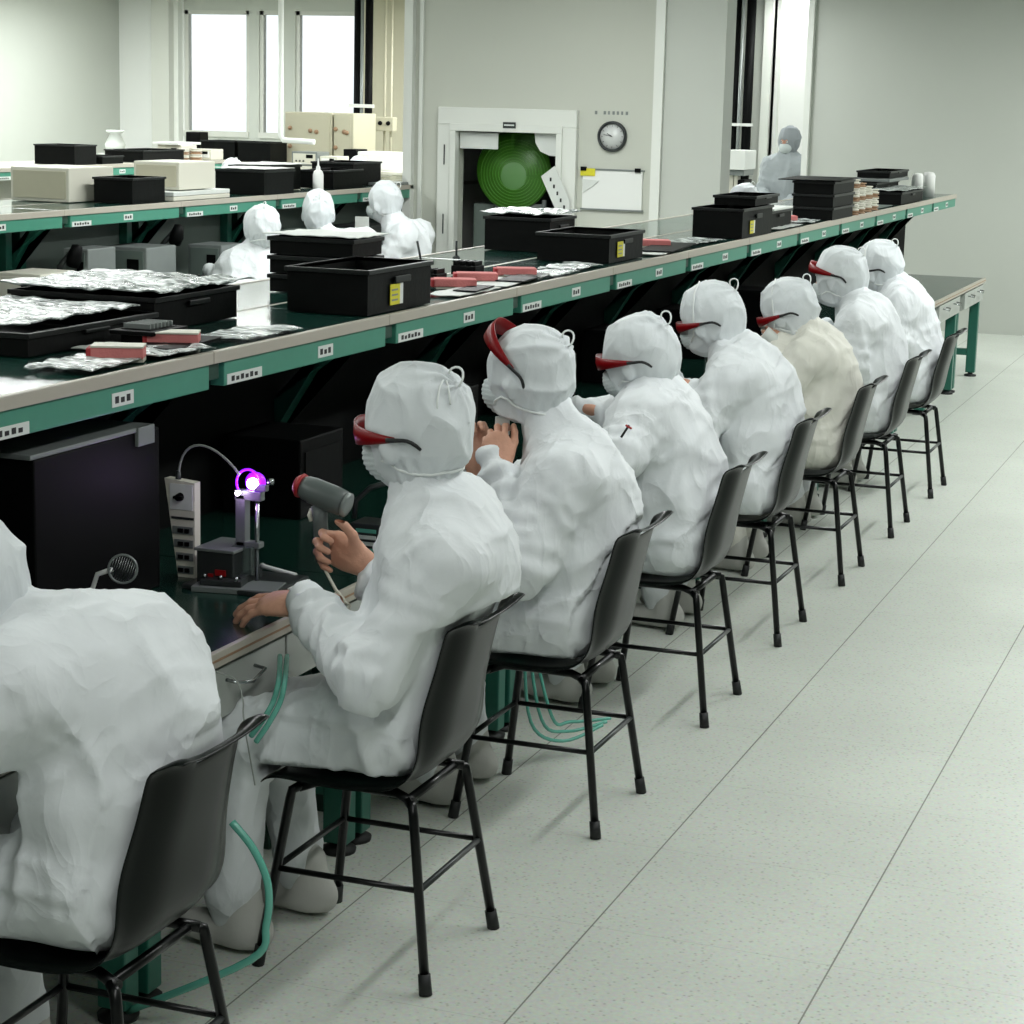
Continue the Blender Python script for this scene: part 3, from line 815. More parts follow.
# right back area
b = B(); b.box(-4.36, 6, 19.5, 19.7, 0, 3.2, 'wall_grey'); struct(b, 'wall_right_back')
b = B(); b.box(-4.395, -4.34, 19.44, 19.72, 0, 3.2, 'frame'); struct(b, 'trim_4')
b = B(); b.box(-6.0, -5.30, 22, 22.2, 0, 3.2, 'wall_grey'); b.box(-5.42, -5.33, 21.93, 22.0, 0, 3.2, 'frame'); struct(b, 'wall_niche')
b = B(); b.box(-5.33, -4.7, 22.0, 22.06, 0, 3.2, 'wall_white'); b.box(-5.26, -5.24, 21.97, 22.0, 0, 3.2, 'frame'); struct(b, 'door_2')
b = B(); b.box(-4.7, -4.3, 22, 22.2, 0, 3.2, 'wall_grey'); struct(b, 'wall_niche_end')

# ceiling lights
def ceiling_light(x, y, L_=3.6, w=.30, pw=110., lab=''):
    r = empty('ceiling_light', (x, y, 3.2), lab, 'ceiling light', None)
    b = B(); b.box(x-w/2-.03, x+w/2+.03, y-L_/2-.03, y+L_/2+.03, 3.13, 3.2, 'white_plastic', bev=.01); part(b, 'housing', r)
    b = B(); b.box(x-w/2, x+w/2, y-L_/2, y+L_/2, 3.122, 3.135, 'tube_light'); part(b, 'diffuser', r)
    ld = bpy.data.lights.new('lamp', 'AREA'); ld.shape = 'RECTANGLE'; ld.size = w; ld.size_y = L_; ld.energy = pw; ld.color = (.97, 1., .995)
    o = bpy.data.objects.new('lamp', ld); COL.objects.link(o); o.location = (x, y, 3.118); o.parent = r
    o.matrix_parent_inverse = Matrix.Translation(-Vector((x, y, 3.2)))
    return r
cl_words = {-.3: 'over the aisle', -4.6: 'left of the main bench line', -8.6: 'over the second bench line', -1.9: 'over the worker row'}
for x in (-.3, -4.6, -8.6):
    for y, w_ in ((1.2, 'nearest'), (6.4, 'second'), (11.6, 'third'), (16.8, 'fourth'), (22., 'farthest')):
        if x == -4.6 and y > 13: x2 = -5.0
        else: x2 = x
        pw = {1.2: 50., 6.4: 62., 11.6: 112., 16.8: 135., 22.: 150.}[y]*(.9 if x < -8 else 1.)
        if x2 == -5.0: pw = 45. if y > 20 else pw
        ceiling_light(x2, y, lab='long ceiling light %s, %s from the front' % (cl_words[x], w_), pw=pw)
for y, w_ in ((14.5, 'nearer'), (20.5, 'farther')):  # extra pair of lights, added to brighten the far left of the room
    ceiling_light(-12.8, y, lab='added ceiling light brightening the left rear wall, %s one' % w_, pw=150.)

# ------------------------------------------------------------------ benches
def rail_label(b, X, y0, y1, z0, z1, marks):
    b.box(X, X+.0015, y0, y1, z0, z1, 'label')
    if marks:
        n = marks; w = (y1-y0)*.8/n
        for k in range(n):
            a = y0+(y1-y0)*.1+k*w
            b.box(X+.0015, X+.0022, a+w*.12, a+w*.75, z0+(z1-z0)*.25, z0+(z1-z0)*(.75-.12*(k % 2)), 'ink')
def shelf_bay(X, y0, L_, label, cat='shelf', depth=.90, zt=1.33, panel='panel_black', marks=True, brace=True, full=True, top='mat_green', group=None):
    r = empty('overhead_shelf', (X-depth/2, y0+L_/2, 0), label, cat, group)
    y1 = y0+L_
    b = B(); xc = X-depth/2
    b.box(X-depth+.02, xc-.008, y0+.002, y1-.002, zt-.028, zt, top, bev=.002); b.box(xc+.008, X-.018, y0+.002, y1-.002, zt-.028, zt, top, bev=.002); part(b, 'shelf_top', r)
    b = B(); b.box(X-.02, X, y0+.001, y1-.001, zt-.030, zt+.003, 'edge', bev=.003); b.box(X-depth, X-depth+.02, y0+.001, y1-.001, zt-.030, zt+.003, 'edge', bev=.003)
    b.box(xc-.008, xc+.008, y0, y1, zt-.03, zt+.001, 'edge'); part(b, 'edge_band', r)
    b = B(); b.box(X-.05, X-.008, y0+.07, y1-.012, zt-.096, zt-.030, 'rail', bev=.004); rl = part(b, 'rail', r)
    b = B(); rail_label(b, X-.008, y0+.085, y0+.085+.20, zt-.094, zt-.066, 6 if marks else 0); sub(b.build('label_strip'), rl)
    b = B(); rail_label(b, X-.008, y0+.64, y0+.74, zt-.082, zt-.048, 3 if marks else 0); sub(b.build('label_strip'), rl)
    b = B(); b.box(X-.045, X-.015, y0-.01, y0+.055, zt-.075, zt-.03, 'dgreen', bev=.004); part(b, 'rail_joint', r)
    for yy in ((y0+.03,) if brace else ()):
        fm = 'green' if panel != 'panel_black' else 'dgreen'; px_ = xc if fm == 'dgreen' else xc+.075
        for q in ((0,) if fm == 'dgreen' else (-.06, .08)): b = B(); b.box(px_-.03, px_+.03, yy+q-.03, yy+q+.03, .0, zt-.03, fm, bev=.004); part(b, 'post', r)
        b = B(); b.prism([(X-.06, zt-.035), (X-.17, zt-.035), (xc+.03, .90), (xc+.03, 1.02)], yy-.03, yy+.03, 'green'); part(b, 'brace', r)
        b = B(); b.box(X-.75, X-.05, yy-.025, yy+.025, zt-.07, zt-.03, 'dgreen'); part(b, 'crossbar', r)
    if panel:
        b = B(); b.box(xc+.035, xc+.05, y0+.0, y1-.0, .70, zt-.03, panel); part(b, 'back_panel', r)
        b = B(); b.box(xc+.035, xc+.05, y0, y1, .05, .70, panel); part(b, 'modesty_panel', r)
    return r

def desk_bay(X, y0, L_, label, drawers=True, depth=.80, group=None, zt=.75):
    r = empty('workbench', (X-depth/2, y0+L_/2, 0), label, 'workbench', group)
    y1 = y0+L_
    b = B(); b.box(X-depth, X-.012, y0+.002, y1-.002, zt-.03, zt, 'desk_green', bev=.002); part(b, 'desk_top', r)
    b = B(); b.box(X-.012, X+.004, y0+.001, y1-.001, zt-.034, zt+.003, 'edge', bev=.003); b.box(X-.004, X+.0055, y0, y1, zt-.018, zt-.013, 'brown'); part(b, 'edge_band', r)
    if drawers:
        b = B(); b.box(X-.5, X-.03, y0+.20, y1-.02, .575, zt-.034, 'drawer'); part(b, 'drawer_case', r)
        for k in range(2):
            ya = y0+.21+k*.455; yb = ya+.445
            b = B(); b.box(X-.03, X-.008, ya, yb, .585, zt-.045, 'drawer', bev=.003); d = part(b, 'drawer', r)
            ym = (ya+yb)/2-.01
            b = B(); b.tube([(X-.008, ym-.07, .672), (X+.022, ym-.068, .668), (X+.026, ym, .655), (X+.022, ym+.068, .668), (X-.008, ym+.07, .672)], .0045, 'chrome', 8); 
            tag(sub(b.build('handle'), d), 'chrome handle')
    for sy in (y0+.05, y1-.05):
        for xx in (X-.06, X-depth+.06):
            b = B(); b.box(xx-.035, xx+.035, sy-.03, sy+.03, .03, zt-.034, 'green', bev=.005); lg = part(b, 'leg', r)
            b = B(); b.lathe((xx, sy, 0), [(0, 0), (.045, 0), (.047, .012), (.02, .02), (.014, .035), (0, .035)], 'black_rubber', 16); sub(b.build('foot_pad', smooth=False), lg)
        b = B(); b.box(X-depth+.06, X-.06, sy-.025, sy+.025, .16, .21, 'green', bev=.004); part(b, 'stretcher', r)
    b = B(); b.box(X-depth+.05, X-depth+.09, y0+.05, y1-.05, .2, .26, 'green'); part(b, 'rear_rail', r)
    return r

XS = -2.628; ord_ = ['first', 'second', 'third', 'fourth', 'fifth', 'sixth', 'seventh', 'eighth', 'ninth', 'tenth', 'eleventh', 'twelfth', 'thirteenth', 'fourteenth']
for k in range(-3, 11):
    shelf_bay(XS, 4.85+1.137*k, 1.137, 'green topped upper shelf bay of the main bench, %s bay counted from the front' % ord_[k+3])
for k in range(-2, 11):
    desk_bay(-2.215, 4.94+1.137*(k-1), 1.137, 'green topped desk unit of the main bench, %s unit counted from the front' % ord_[k+2])
X2 = -6.4
for k in range(-2, 4):
    shelf_bay(X2, 11.4+1.3*k, 1.3, 'green topped upper shelf bay of the second bench line, %s bay from the left' % ord_[k+2], panel='grey_panel', zt=1.335)
    desk_bay(X2+.25, 11.4+1.3*k, 1.3, 'desk unit of the second bench line, %s unit from the left' % ord_[k+2], drawers=False, depth=.54)
X3 = -9.9
for k in range(0, 4):
    shelf_bay(X3, 13.2+1.35*k, 1.35, 'upper shelf bay of the farthest bench line, %s bay from the left' % ord_[k], panel=None if k == 3 else 'cream', zt=1.345, top='cream')
    desk_bay(X3+.22, 13.2+1.35*k, 1.35, 'desk unit of the farthest bench line, %s unit from the left' % ord_[k], drawers=False, depth=.54)

# ------------------------------------------------------------------ chairs
def make_chair():
    """local frame: origin on the floor, person looks towards -X"""
    r = bpy.data.objects.new('plastic_chair', None); COL.objects.link(r)
    prof = [(-.215, .438), (-.205, .452), (-.17, .458), (-.11, .455), (-.04, .450), (.03, .449), (.09, .455), (.135, .470), (.170, .498), (.192, .535), (.203, .58), (.211, .63),
            (.221, .68), (.234, .73), (.244, .775), (.253, .812), (.260, .835), (.268, .850), (.279, .857), (.291, .852)]
    wid = [.205, .208, .212, .216, .214, .210, .205, .203, .203, .203, .203, .200, .191, .181, .176, .176, .177, .177, .175, .172, .166]
    nu = 16; bm = bmesh.new(); rows = []
    for i, ((x, z), w) in enumerate(zip(prof, wid)):
        j0, j1 = max(0, i-1), min(len(prof)-1, i+1)
        tx, tz = prof[j1][0]-prof[j0][0], prof[j1][1]-prof[j0][1]; L_ = math.hypot(tx, tz); nx, nz = -tz/L_, tx/L_
        row = []
        for u in range(nu+1):
            s = -1+2*u/nu; a = abs(s)
            back = min(1, max(0, (i-7)/4))
            curl = (.020*(1-back)+.036*back)*max(0, (a-.35)/.65)**2
            if i >= 17: curl *= .35
            edge = -.012*max(0, (a-.88)/.12)
            k = curl+edge+(.010*back*a*a)
            if i < 2: k *= .4
            row.append(bm.verts.new((x+nx*k, s*w*(1.0 if i < 18 or a < .8 else .97), z+nz*k)))
        rows.append(row)
    for i in range(len(rows)-1):
        for u in range(nu):
            if i == 16 and 5 <= u <= 10: continue
            bm.faces.new((rows[i][u], rows[i+1][u], rows[i+1][u+1], rows[i][u+1]))
    bmesh.ops.recalc_face_normals(bm, faces=bm.faces)
    bmesh.ops.solidify(bm, geom=bm.faces[:], thickness=.005)
    for f in bm.faces: f.smooth = True
    me = bpy.data.meshes.new('shell'); bm.to_mesh(me); bm.free(); me.materials.append(M['chair'])
    o = bpy.data.objects.new('shell', me); COL.objects.link(o); o.parent = r
    md = o.modifiers.new('sub', 'SUBSURF'); md.levels = md.render_levels = 1
    def tubep(name, pts, rad, m, seg=10):
        bb = B(); bb.tube(pts, rad, m, seg); q = bb.build(name); q.parent = r; return q
    for sy in (-1, 1):
        fr = [(-.115, sy*.135, .43), (.125, sy*.135, .43)]
        q = tubep('seat_frame', [(-.14, sy*.15, .425), (-.10, sy*.13, .438), (0, sy*.125, .438), (.10, sy*.13, .438), (.15, sy*.15, .428)], .0115, 'chair_tube')
        for sx in (-1, 1):
            top = Vector((sx*.135 if sx > 0 else -.135, sy*.148, .430)); ft = Vector((sx*.213, sy*.215, .0))
            bend = Vector((sx*.155, sy*.165, .40))
            lg = tubep('leg', [top, (top+bend)/2+Vector((sx*.006, sy*.006, .006)), bend, ft+(bend-ft)*.06], .0115, 'chair_tube')
            bb = B(); bb.tube([ft+(bend-ft)*.12, ft+Vector((0, 0, .0))], [.0145, .0155], 'black_rubber', 10); q = bb.build('rubber_foot'); q.parent = lg
        f = (.42-.235)/.42
        tubep('stretcher', [(-.155-.058*f-.0, sy*(.165+.05*f), .24-.005), (.155+.058*f, sy*(.165+.05*f), .235)], .0075, 'chair_tube', 8)
    for sx in (-1, 1):
        tubep('stretcher', [(sx*(.155+.058*.44), -.187, .235), (sx*(.155+.058*.44), .187, .235)], .0075, 'chair_tube' if sx < 0 else 'dark_metal', 8)
    tubep('cross_tube', [(.13, -.14, .428), (.13, .14, .428)], .011, 'chair_tube')
    tubep('cross_tube', [(-.13, -.14, .432), (-.13, .14, .432)], .011, 'chair_tube')
    return r
chair0 = make_chair()
CH = [(-2.005, 3.21, .0, 'under the nearest worker at the lower left, seen from behind'), (-1.915, 4.345, 0., 'under the worker holding the heat gun'),
      (-1.885, 5.485, 0., 'under the worker with glasses pushed up on the forehead'), (-1.89, 6.635, 0., 'under the worker with the red and black mark on the sleeve'),
      (-1.915, 7.765, 0., 'under the fifth worker, with a cord loop on the crown'), (-1.905, 8.885, 0., 'under the sixth worker, holding a pale tool'),
      (-1.90, 10.0, 0., 'under the seventh worker, whose red glasses ride high'), (-1.90, 11.13, 0., 'under the last worker of the row, at the right edge')]
for i, (x, y, rz, w) in enumerate(CH):
    c = chair0 if i == 0 else copy_tree(chair0)
    c.location = (x, y, 0); c.rotation_euler.z = rz
    tag(c, 'black moulded plastic chair '+w, 'chair', 'black plastic chairs along the main bench')
for i, (x, y, w) in enumerate([(-5.95, 11.55, 'under the left worker at the second bench'), (-5.90, 12.62, 'under the middle worker at the second bench'), (-5.95, 13.72, 'under the masked worker seen in profile at the second bench'),
                               (-9.45, 17.95, 'under the left worker at the farthest bench'), (-9.05, 19.9, 'under the right worker at the farthest bench'), (-4.20, 17.6, 'under the bent worker behind the booth pillar')]):
    c = copy_tree(chair0); c.location = (x, y, 0); c.rotation_euler.z = 0; tag(c, 'black moulded plastic chair '+w, 'chair', 'black plastic chairs at the rear benches')

# ------------------------------------------------------------------ workers in the main row
GRP = 'workers seated along the main bench'
def V3(a): return Vector(a)
# nearest worker (lower left, from behind)
J = jset(3.235, pelvis=(-1.93, 3.22, .61), chest=(-1.925, 3.21, .935), neck=(-2.09, 3.16, 1.02), shL=(-2.03, 3.02, .97), shR=(-2.00, 3.38, .965),
         elL=(-2.2, 2.94, .82), elR=(-2.17, 3.46, .83), wrL=(-2.42, 3.02, .83), wrR=(-2.42, 3.38, .83), knL=(-2.34, 3.09, .50), knR=(-2.34, 3.36, .50),
         anL=(-2.30, 3.08, .10), anR=(-2.30, 3.40, .10), seatx=-2.005)
person((-2.005, 3.21, 0), 'person in white coverall hunched forward, nearest to the viewer, seen from behind', J, ((-2.22, 3.13, 1.11), .0, .55, 0.),
       [((-2.42, 3.02, .825), (-1, .2, -.1), (0, 0, 1), -1, CURL_REST), ((-2.42, 3.38, .825), (-1, -.2, -.1), (0, 0, 1), 1, CURL_REST)],
       res=.0105, group=GRP, goggles=('red_lens', .015, -.1, .05), seed=3.3, bulk=1.12, fold=.8)
# the worker with the heat gun
J = jset(4.345, pelvis=(-1.835, 4.345, .61), chest=(-1.745, 4.34, .955), neck=(-1.80, 4.34, 1.09), shL=(-1.710, 4.170, 0.989), shR=(-1.80, 4.52, 1.02),
         elL=(-1.804, 4.060, 0.765), elR=(-1.95, 4.60, .80), wrL=(-2.086, 4.301, 0.820), wrR=(-2.036, 4.600, 0.825), knL=(-2.24, 4.22, .50), knR=(-2.25, 4.46, .50),
         anL=(-2.23, 4.20, .10), anR=(-2.19, 4.47, .10), seatx=-1.915)
person((-1.915, 4.345, 0), 'person in white coverall and hood holding a grey heat gun over the desk', J, ((-1.839, 4.340, 1.263), .14, .16, -.02),
       [((-2.130, 4.354, 0.818), (-1, .06, -.10), (.0, -.25, 1), -1, [(.12, .3, .2), (.15, .32, .22), (.2, .35, .22), (.25, .4, .25)], dict(thumb=(.35, .2), scale=1.2)),
        ((-2.087, 4.605, 0.874), (-.90, .0, .36), (.10, 1, .05), 1, CURL_GRIP, dict(thumb=(1.35, .3), scale=1.12))],
       res=.0095, group=GRP, goggles=('red_lens', .002, .06, .060), seed=8.1, hood_r=1.02, bulk=1.06, hres=.005, tails=True)
# third worker, hands raised
J = jset(5.485, pelvis=(-1.82, 5.485, .61), chest=(-1.83, 5.485, .94), neck=(-1.90, 5.485, 1.085), shL=(-1.824, 5.320, 0.987), shR=(-1.92, 5.66, 1.0),
         elL=(-1.898, 5.220, 0.776), elR=(-2.10, 5.72, .82), wrL=(-2.024, 5.360, 1.008), wrR=(-2.22, 5.54, .99), seatx=-1.885)
person((-1.885, 5.485, 0), 'person in white coverall, red glasses pushed up on the forehead, both hands raised', J, ((-1.985, 5.485, 1.247), .05, .04, 0.),
       [((-2.012, 5.360, 1.006), (-.35, .15, 1), (.2, -1, .1), -1, CURL_PINCH, dict(thumb=(.7, .4))), ((-2.147, 5.500, 0.988), (-.15, -.1, 1), (-.5, 1, .1), 1, CURL_PINCH)],
       res=.011, group=GRP, goggles=('red_lens', .046, .72, .056), seed=1.7, hood_r=.98, bulk=1.02)
# fourth worker with the sleeve mark
J = jset(6.635, pelvis=(-1.82, 6.635, .60), chest=(-1.91, 6.635, .92), neck=(-1.96, 6.635, 1.055), shL=(-1.96, 6.47, .985), shR=(-1.99, 6.80, .985),
         elL=(-1.973, 6.360, 0.888), elR=(-2.175, 6.880, 0.917), wrL=(-2.197, 6.450, 0.873), wrR=(-2.289, 6.780, 0.963), seatx=-1.89)
person((-1.89, 6.635, 0), 'person in white coverall with a red and black mark on the sleeve and red glasses', J, ((-2.011, 6.635, 1.169), .02, .30, 0.),
       [((-2.197, 6.450, 0.873), (-1, .2, .1), (0, -.3, 1), -1, CURL_REST), ((-2.289, 6.780, 0.963), (-1, -.1, .05), (0, .3, 1), 1, CURL_REST)],
       res=.012, group=GRP, goggles=('red_lens', .008, .10, .052), seed=5.9, hood_r=1.02, bulk=1.02)
W3m = B(); p0 = Vector((-1.944, 6.290, 0.975)); W3m.tube([p0+Vector((.012, 0, .022)), p0+Vector((-.012, 0, -.018))], .004, 'ink', 6); W3m.tube([p0+Vector((.002, -.002, .022)), p0+Vector((.022, -.002, .012))], .0035, 'red', 6)
wk = [o for o in bpy.data.objects if o.name.startswith('person') and o.type == 'EMPTY'][-1]
tag(sub(W3m.build('sleeve_mark'), wk), 'small red and black mark on the left sleeve')
# fifth
J = jset(7.765, chest=(-1.88, 7.765, .945), neck=(-1.965, 7.765, 1.08), shL=(-1.945, 7.60, 1.0), shR=(-1.97, 7.93, 1.0), elL=(-2.06, 7.52, .80), elR=(-2.1, 8.0, .82), wrL=(-2.073, 7.620, 0.929), wrR=(-2.3, 7.86, .93), seatx=-1.915)
person((-1.915, 7.765, 0), 'person in white coverall with a cord loop on the crown fifth from the front', J, ((-2.074, 7.765, 1.200), .12, .28, .0),
       [((-2.073, 7.620, 0.929), (-1, .1, .3), (0, -.6, 1), -1, CURL_PINCH), ((-2.3, 7.86, .93), (-1, -.2, .1), (0, .4, 1), 1, CURL_REST)],
       res=.013, group=GRP, goggles=('red_lens', -.004, -.02, .045), seed=9.2, hood_r=.98, bulk=1.04, strap=True)
# sixth
J = jset(8.885, chest=(-1.875, 8.885, .90), neck=(-1.94, 8.885, 1.03), shL=(-1.90, 8.72, .955), shR=(-1.94, 9.05, .955), elL=(-2.04, 8.64, .78), elR=(-2.08, 9.12, .8), wrL=(-2.032, 8.800, 0.996), wrR=(-2.25, 8.98, .93), seatx=-1.905)
person((-1.905, 8.885, 0), 'person in ivory coverall bending low over a pale tool, sixth from the front', J, ((-2.033, 8.885, 1.134), .10, .36, .0),
       [((-2.032, 8.800, 0.996), (-1, .1, .5), (0, -1, .3), -1, CURL_PINCH), ((-2.25, 8.98, .93), (-1, -.3, .1), (0, .4, 1), 1, CURL_REST)],
       res=.014, group=GRP, goggles=('red_lens', -.002, -.05, .048), seed=2.6, fabric='suit_warm', bulk=1.04, strap=True)
# seventh
J = jset(10.0, chest=(-1.89, 10.0, .94), neck=(-1.94, 10.0, 1.09), shL=(-1.91, 9.84, 1.0), shR=(-1.95, 10.16, 1.0))
person((-1.90, 10.0, 0), 'person in white coverall, red glasses riding high, seventh from the front', J, ((-2.048, 10.000, 1.202), .06, .18, .0), [], res=.015, group=GRP,
       goggles=('red_lens', .030, .32, .05), seed=6.4, bulk=1.04)
# eighth
J = jset(11.13, chest=(-1.91, 11.13, .93), neck=(-1.95, 11.13, 1.06), shL=(-1.92, 10.97, .99), shR=(-1.96, 11.3, .99))
person((-1.90, 11.13, 0), 'person in white coverall with dark glasses, last of the row at the right edge', J, ((-2.074, 11.130, 1.170), .18, .30, .0), [], res=.015, group=GRP,
       goggles=('dark_lens', .004, .05, .03), seed=7.7, bulk=1.04, strap=True)

# rear workers
def rear(c, x0, lab, head, seed, dz=0., hands=(), **kw):
    J = jset(c); sh = x0+1.90
    J = {k: (v[0]+sh, v[1], v[2]) for k, v in J.items()}; J['seatx'] = x0
    for k in kw: J[k] = kw[k]
    return person((x0, c, 0), lab, J, head, hands, res=.02, group='workers at the rear benches', seed=seed, cords=True, shoes=False, hres=.008, eyes=False)
rear(11.55, -5.95, 'person in white coverall bending forward at the second bench, leftmost of the three', ((-5.927, 11.550, 1.191), .9, .35, 0), 4.4, neck=(-5.97, 11.55, 1.06), chest=(-5.95, 11.55, .90), shL=(-6.06, 11.42, .97), shR=(-5.88, 11.75, .98))
rear(12.62, -5.90, 'person in a tall pleated white hood seen from behind at the second bench', ((-6.065, 12.620, 1.239), 1.0, .05, 0), 5.4, neck=(-6.03, 12.62, 1.09), chest=(-5.93, 12.62, .93))
pC = rear(13.72, -5.95, 'person in white coverall and mask in profile at the second bench', ((-6.079, 13.720, 1.264), .0, .12, 0), 2.2, neck=(-6.00, 13.72, 1.13), chest=(-5.90, 13.72, .95))
rear(17.95, -9.45, 'person in white hood at the farthest bench, left of the two, behind a black crate', ((-9.53, 17.95, 1.235), .6, .3, 0), 3.9)
rear(19.9, -9.05, 'person in white hood at the farthest bench, right of the two', ((-9.12, 19.9, 1.235), .3, .2, 0), 3.1)
rear(17.6, -4.20, 'person in white coverall bending beside the booth pillar, behind the stacked crates', ((-4.46, 17.6, 1.20), -.6, .35, 0), 6.1, neck=(-4.38, 17.6, 1.10), chest=(-4.22, 17.6, 1.0), shL=(-4.28, 17.4, 1.06), shR=(-4.24, 17.8, 1.06))

# the standing person in front of the white door
c, x0 = 20.5, -4.76
J = dict(pelvis=(x0, c, .98), chest=(x0-.01, c, 1.36), neck=(x0-.01, c, 1.515), shL=(x0+.17, c-.04, 1.43), shR=(x0-.17, c-.02, 1.43), elL=(x0+.215, c-.08, 1.16), elR=(x0-.235, c-.10, 1.14),
         wrL=(x0+.09, c-.30, 1.08), wrR=(x0-.12, c-.32, 1.08), knL=(x0+.09, c-.02, .53), knR=(x0-.10, c-.02, .53), anL=(x0+.10, c, .10), anR=(x0-.10, c, .10), toe=(-.1, -1))
person((x0, c, 0), 'person in pale grey coverall and cap standing before the white door, face masked', J, ((x0, c-.02, 1.665), -1.25, .12, 0.),
       [((x0+.09, c-.30, 1.08), (-.4, -1, 0), (0, 0, 1), -1, CURL_REST), ((x0-.12, c-.32, 1.08), (.4, -1, 0), (0, 0, 1), 1, CURL_REST)],
       res=.018, seated=False, seed=1.2, cords=False, eyes=True, bulk=.98, hood_r=.97, wide='x', fabric='suit_grey')

# ------------------------------------------------------------------ things on the main shelf
ZT = 1.3335
def crate(x0, x1, y0, y1, z0, h, label, name='storage_crate', cat='crate', group=None, rim=True, ylab=None, lid=False, ribs=False, film=None, handle=True):
    r = empty(name, ((x0+x1)/2, (y0+y1)/2, z0), label, cat, group)
    t = .006; b = B()
    b.box(x0, x1, y0, y1, z0, z0+.008, 'crate')
    for (a, c, d, e) in ((x0, x0+t, y0, y1), (x1-t, x1, y0, y1), (x0+t, x1-t, y0, y0+t), (x0+t, x1-t, y1-t, y1)): b.box(a, c, d, e, z0+.008, z0+h, 'crate')
    if ribs:
        n = max(2, int((x1-x0)/.09))
        for k in range(1, n):
            x = x0+(x1-x0)*k/n; b.box(x-.003, x+.003, y0-.004, y0, z0+.01, z0+h-.02, 'crate')
        n = max(2, int((y1-y0)/.10))
        for k in range(1, n):
            y = y0+(y1-y0)*k/n; b.box(x1, x1+.004, y-.003, y+.003, z0+.01, z0+h-.02, 'crate')
    part(b, 'crate_body', r)
    if rim:
        b = B(); o = .008
        for (a, c, d, e) in ((x0-o, x0+t, y0-o, y1+o), (x1-t, x1+o, y0-o, y1+o), (x0, x1, y0-o, y0+t), (x0, x1, y1-t, y1+o)): b.box(a, c, d, e, z0+h-.014, z0+h, 'crate_rim', bev=.002)
        if handle: b.box(x1+.004, x1+.012, (y0+y1)/2-.06, (y0+y1)/2+.06, z0+h*.62, z0+h*.78, 'crate_rim', bev=.003)
        part(b, 'rim', r)
    if lid:
        b = B(); b.box(x0-.01, x1+.01, y0-.01, y1+.01, z0+h, z0+h+.012, 'crate_rim', bev=.003); part(b, 'lid', r)
    if ylab:
        b = B(); ya = ylab; b.box(x1+.004, x1+.0062, ya, ya+.075, z0+.02, z0+.085, 'yellow'); b.box(x1+.004, x1+.006, ya+.075, ya+.10, z0+.02, z0+.085, 'label')
        for q in range(3): b.box(x1+.0062, x1+.0068, ya+.01, ya+.058, z0+.032+q*.016, z0+.038+q*.016, 'grey_metal')
        tag(part(b, 'yellow_tag', r), 'yellow and white tag')
    return r
def filmsheet(x0, x1, y0, y1, z, label, name='plastic_film', cat='plastic film', m='film', amp=.012, seed=0, group=None, rot=0, n=18, th=.002):
    b = B(); b.sheet(x0, x1, y0, y1, z, m, amp, n, th, seed, rot=rot)
    return thing_mesh(b, name, label, cat, group)
def slab(x0, x1, y0, y1, z0, z1, m, name, label, cat, group=None, bev=.004, rot=0., extra=None):
    b = B(); b.box(x0, x1, y0, y1, z0, z1, m, bev=bev, rot=rot)
    if extra: extra(b)
    return thing_mesh(b, name, label, cat, group)

crate(-3.46, -2.99, 5.17, 5.66, ZT, .095, 'wide black tray under crumpled film at the left end of the shelf', 'component_tray', 'tray', None)
filmsheet(-3.50, -2.95, 5.13, 5.70, ZT+.098, 'large crumpled clear film lying over the wide black tray', amp=.013, seed=3, n=30)
crate(-3.52, -2.965, 4.50, 5.13, ZT, .06, 'lower black tray in front of the wide film-covered tray', 'component_tray', 'tray', None)
filmsheet(-3.5, -3.0, 4.55, 5.11, ZT+.063, 'crumpled film over the lower front tray', amp=.012, seed=5, n=22)
# slotted rack
rk = empty('slotted_rack', (-2.87, 4.92, ZT), 'small black rack with a row of pale notches in front of the trays', 'rack')
b = B(); b.box(-2.91, -2.82, 4.855, 5.0, ZT+.0, ZT+.045, 'black', bev=.004); b.box(-2.93, -2.80, 4.83, 5.02, ZT+.03, ZT+.042, 'black', bev=.003); part(b, 'rack_body', rk)
for k in range(7): b = B(); b.box(-2.905, -2.825, 4.862+.019*k, 4.868+.019*k, ZT+.04, ZT+.058, 'grey_metal'); part(b, 'slot_plate', rk)
def sponge(x, y, rz, L_, w, label, group=None, z=ZT, top=True):
    r = empty('foam_pad', (x, y, z), label, 'foam pad', group)
    R = Matrix.Translation(Vector((x, y, z))) @ Matrix.Rotation(rz, 4, 'Z')
    b = B(); b.box(-L_/2, L_/2, -w/2, w/2, .008, .036, 'pink', bev=.004, mtx=R); part(b, 'pink_block', r)
    b = B(); b.box(-L_/2-.012, -L_/2+.02, -w/2+.004, w/2-.004, .006, .034, 'red', bev=.004, mtx=R); tag(part(b, 'red_end', r), 'darker red end')
    if top: b = B(); b.box(-L_/2, L_/2, -w/2-.003, w/2+.003, .036, .041, 'cream', bev=.001, mtx=R); part(b, 'cover_strip', r)
    b = B(); b.box(-L_/2+.005, L_/2, -w/2+.005, w/2-.005, 0, .008, 'cream', mtx=R); part(b, 'base_strip', r)
    return r
sponge(-2.775, 4.90, .42, .135, .075, 'pink foam pad with a pale top strip beside the small black rack')
sponge(-2.74, 4.56, .42, .13, .075, 'pink foam pad cut off by the left edge of the bench, nearest one')
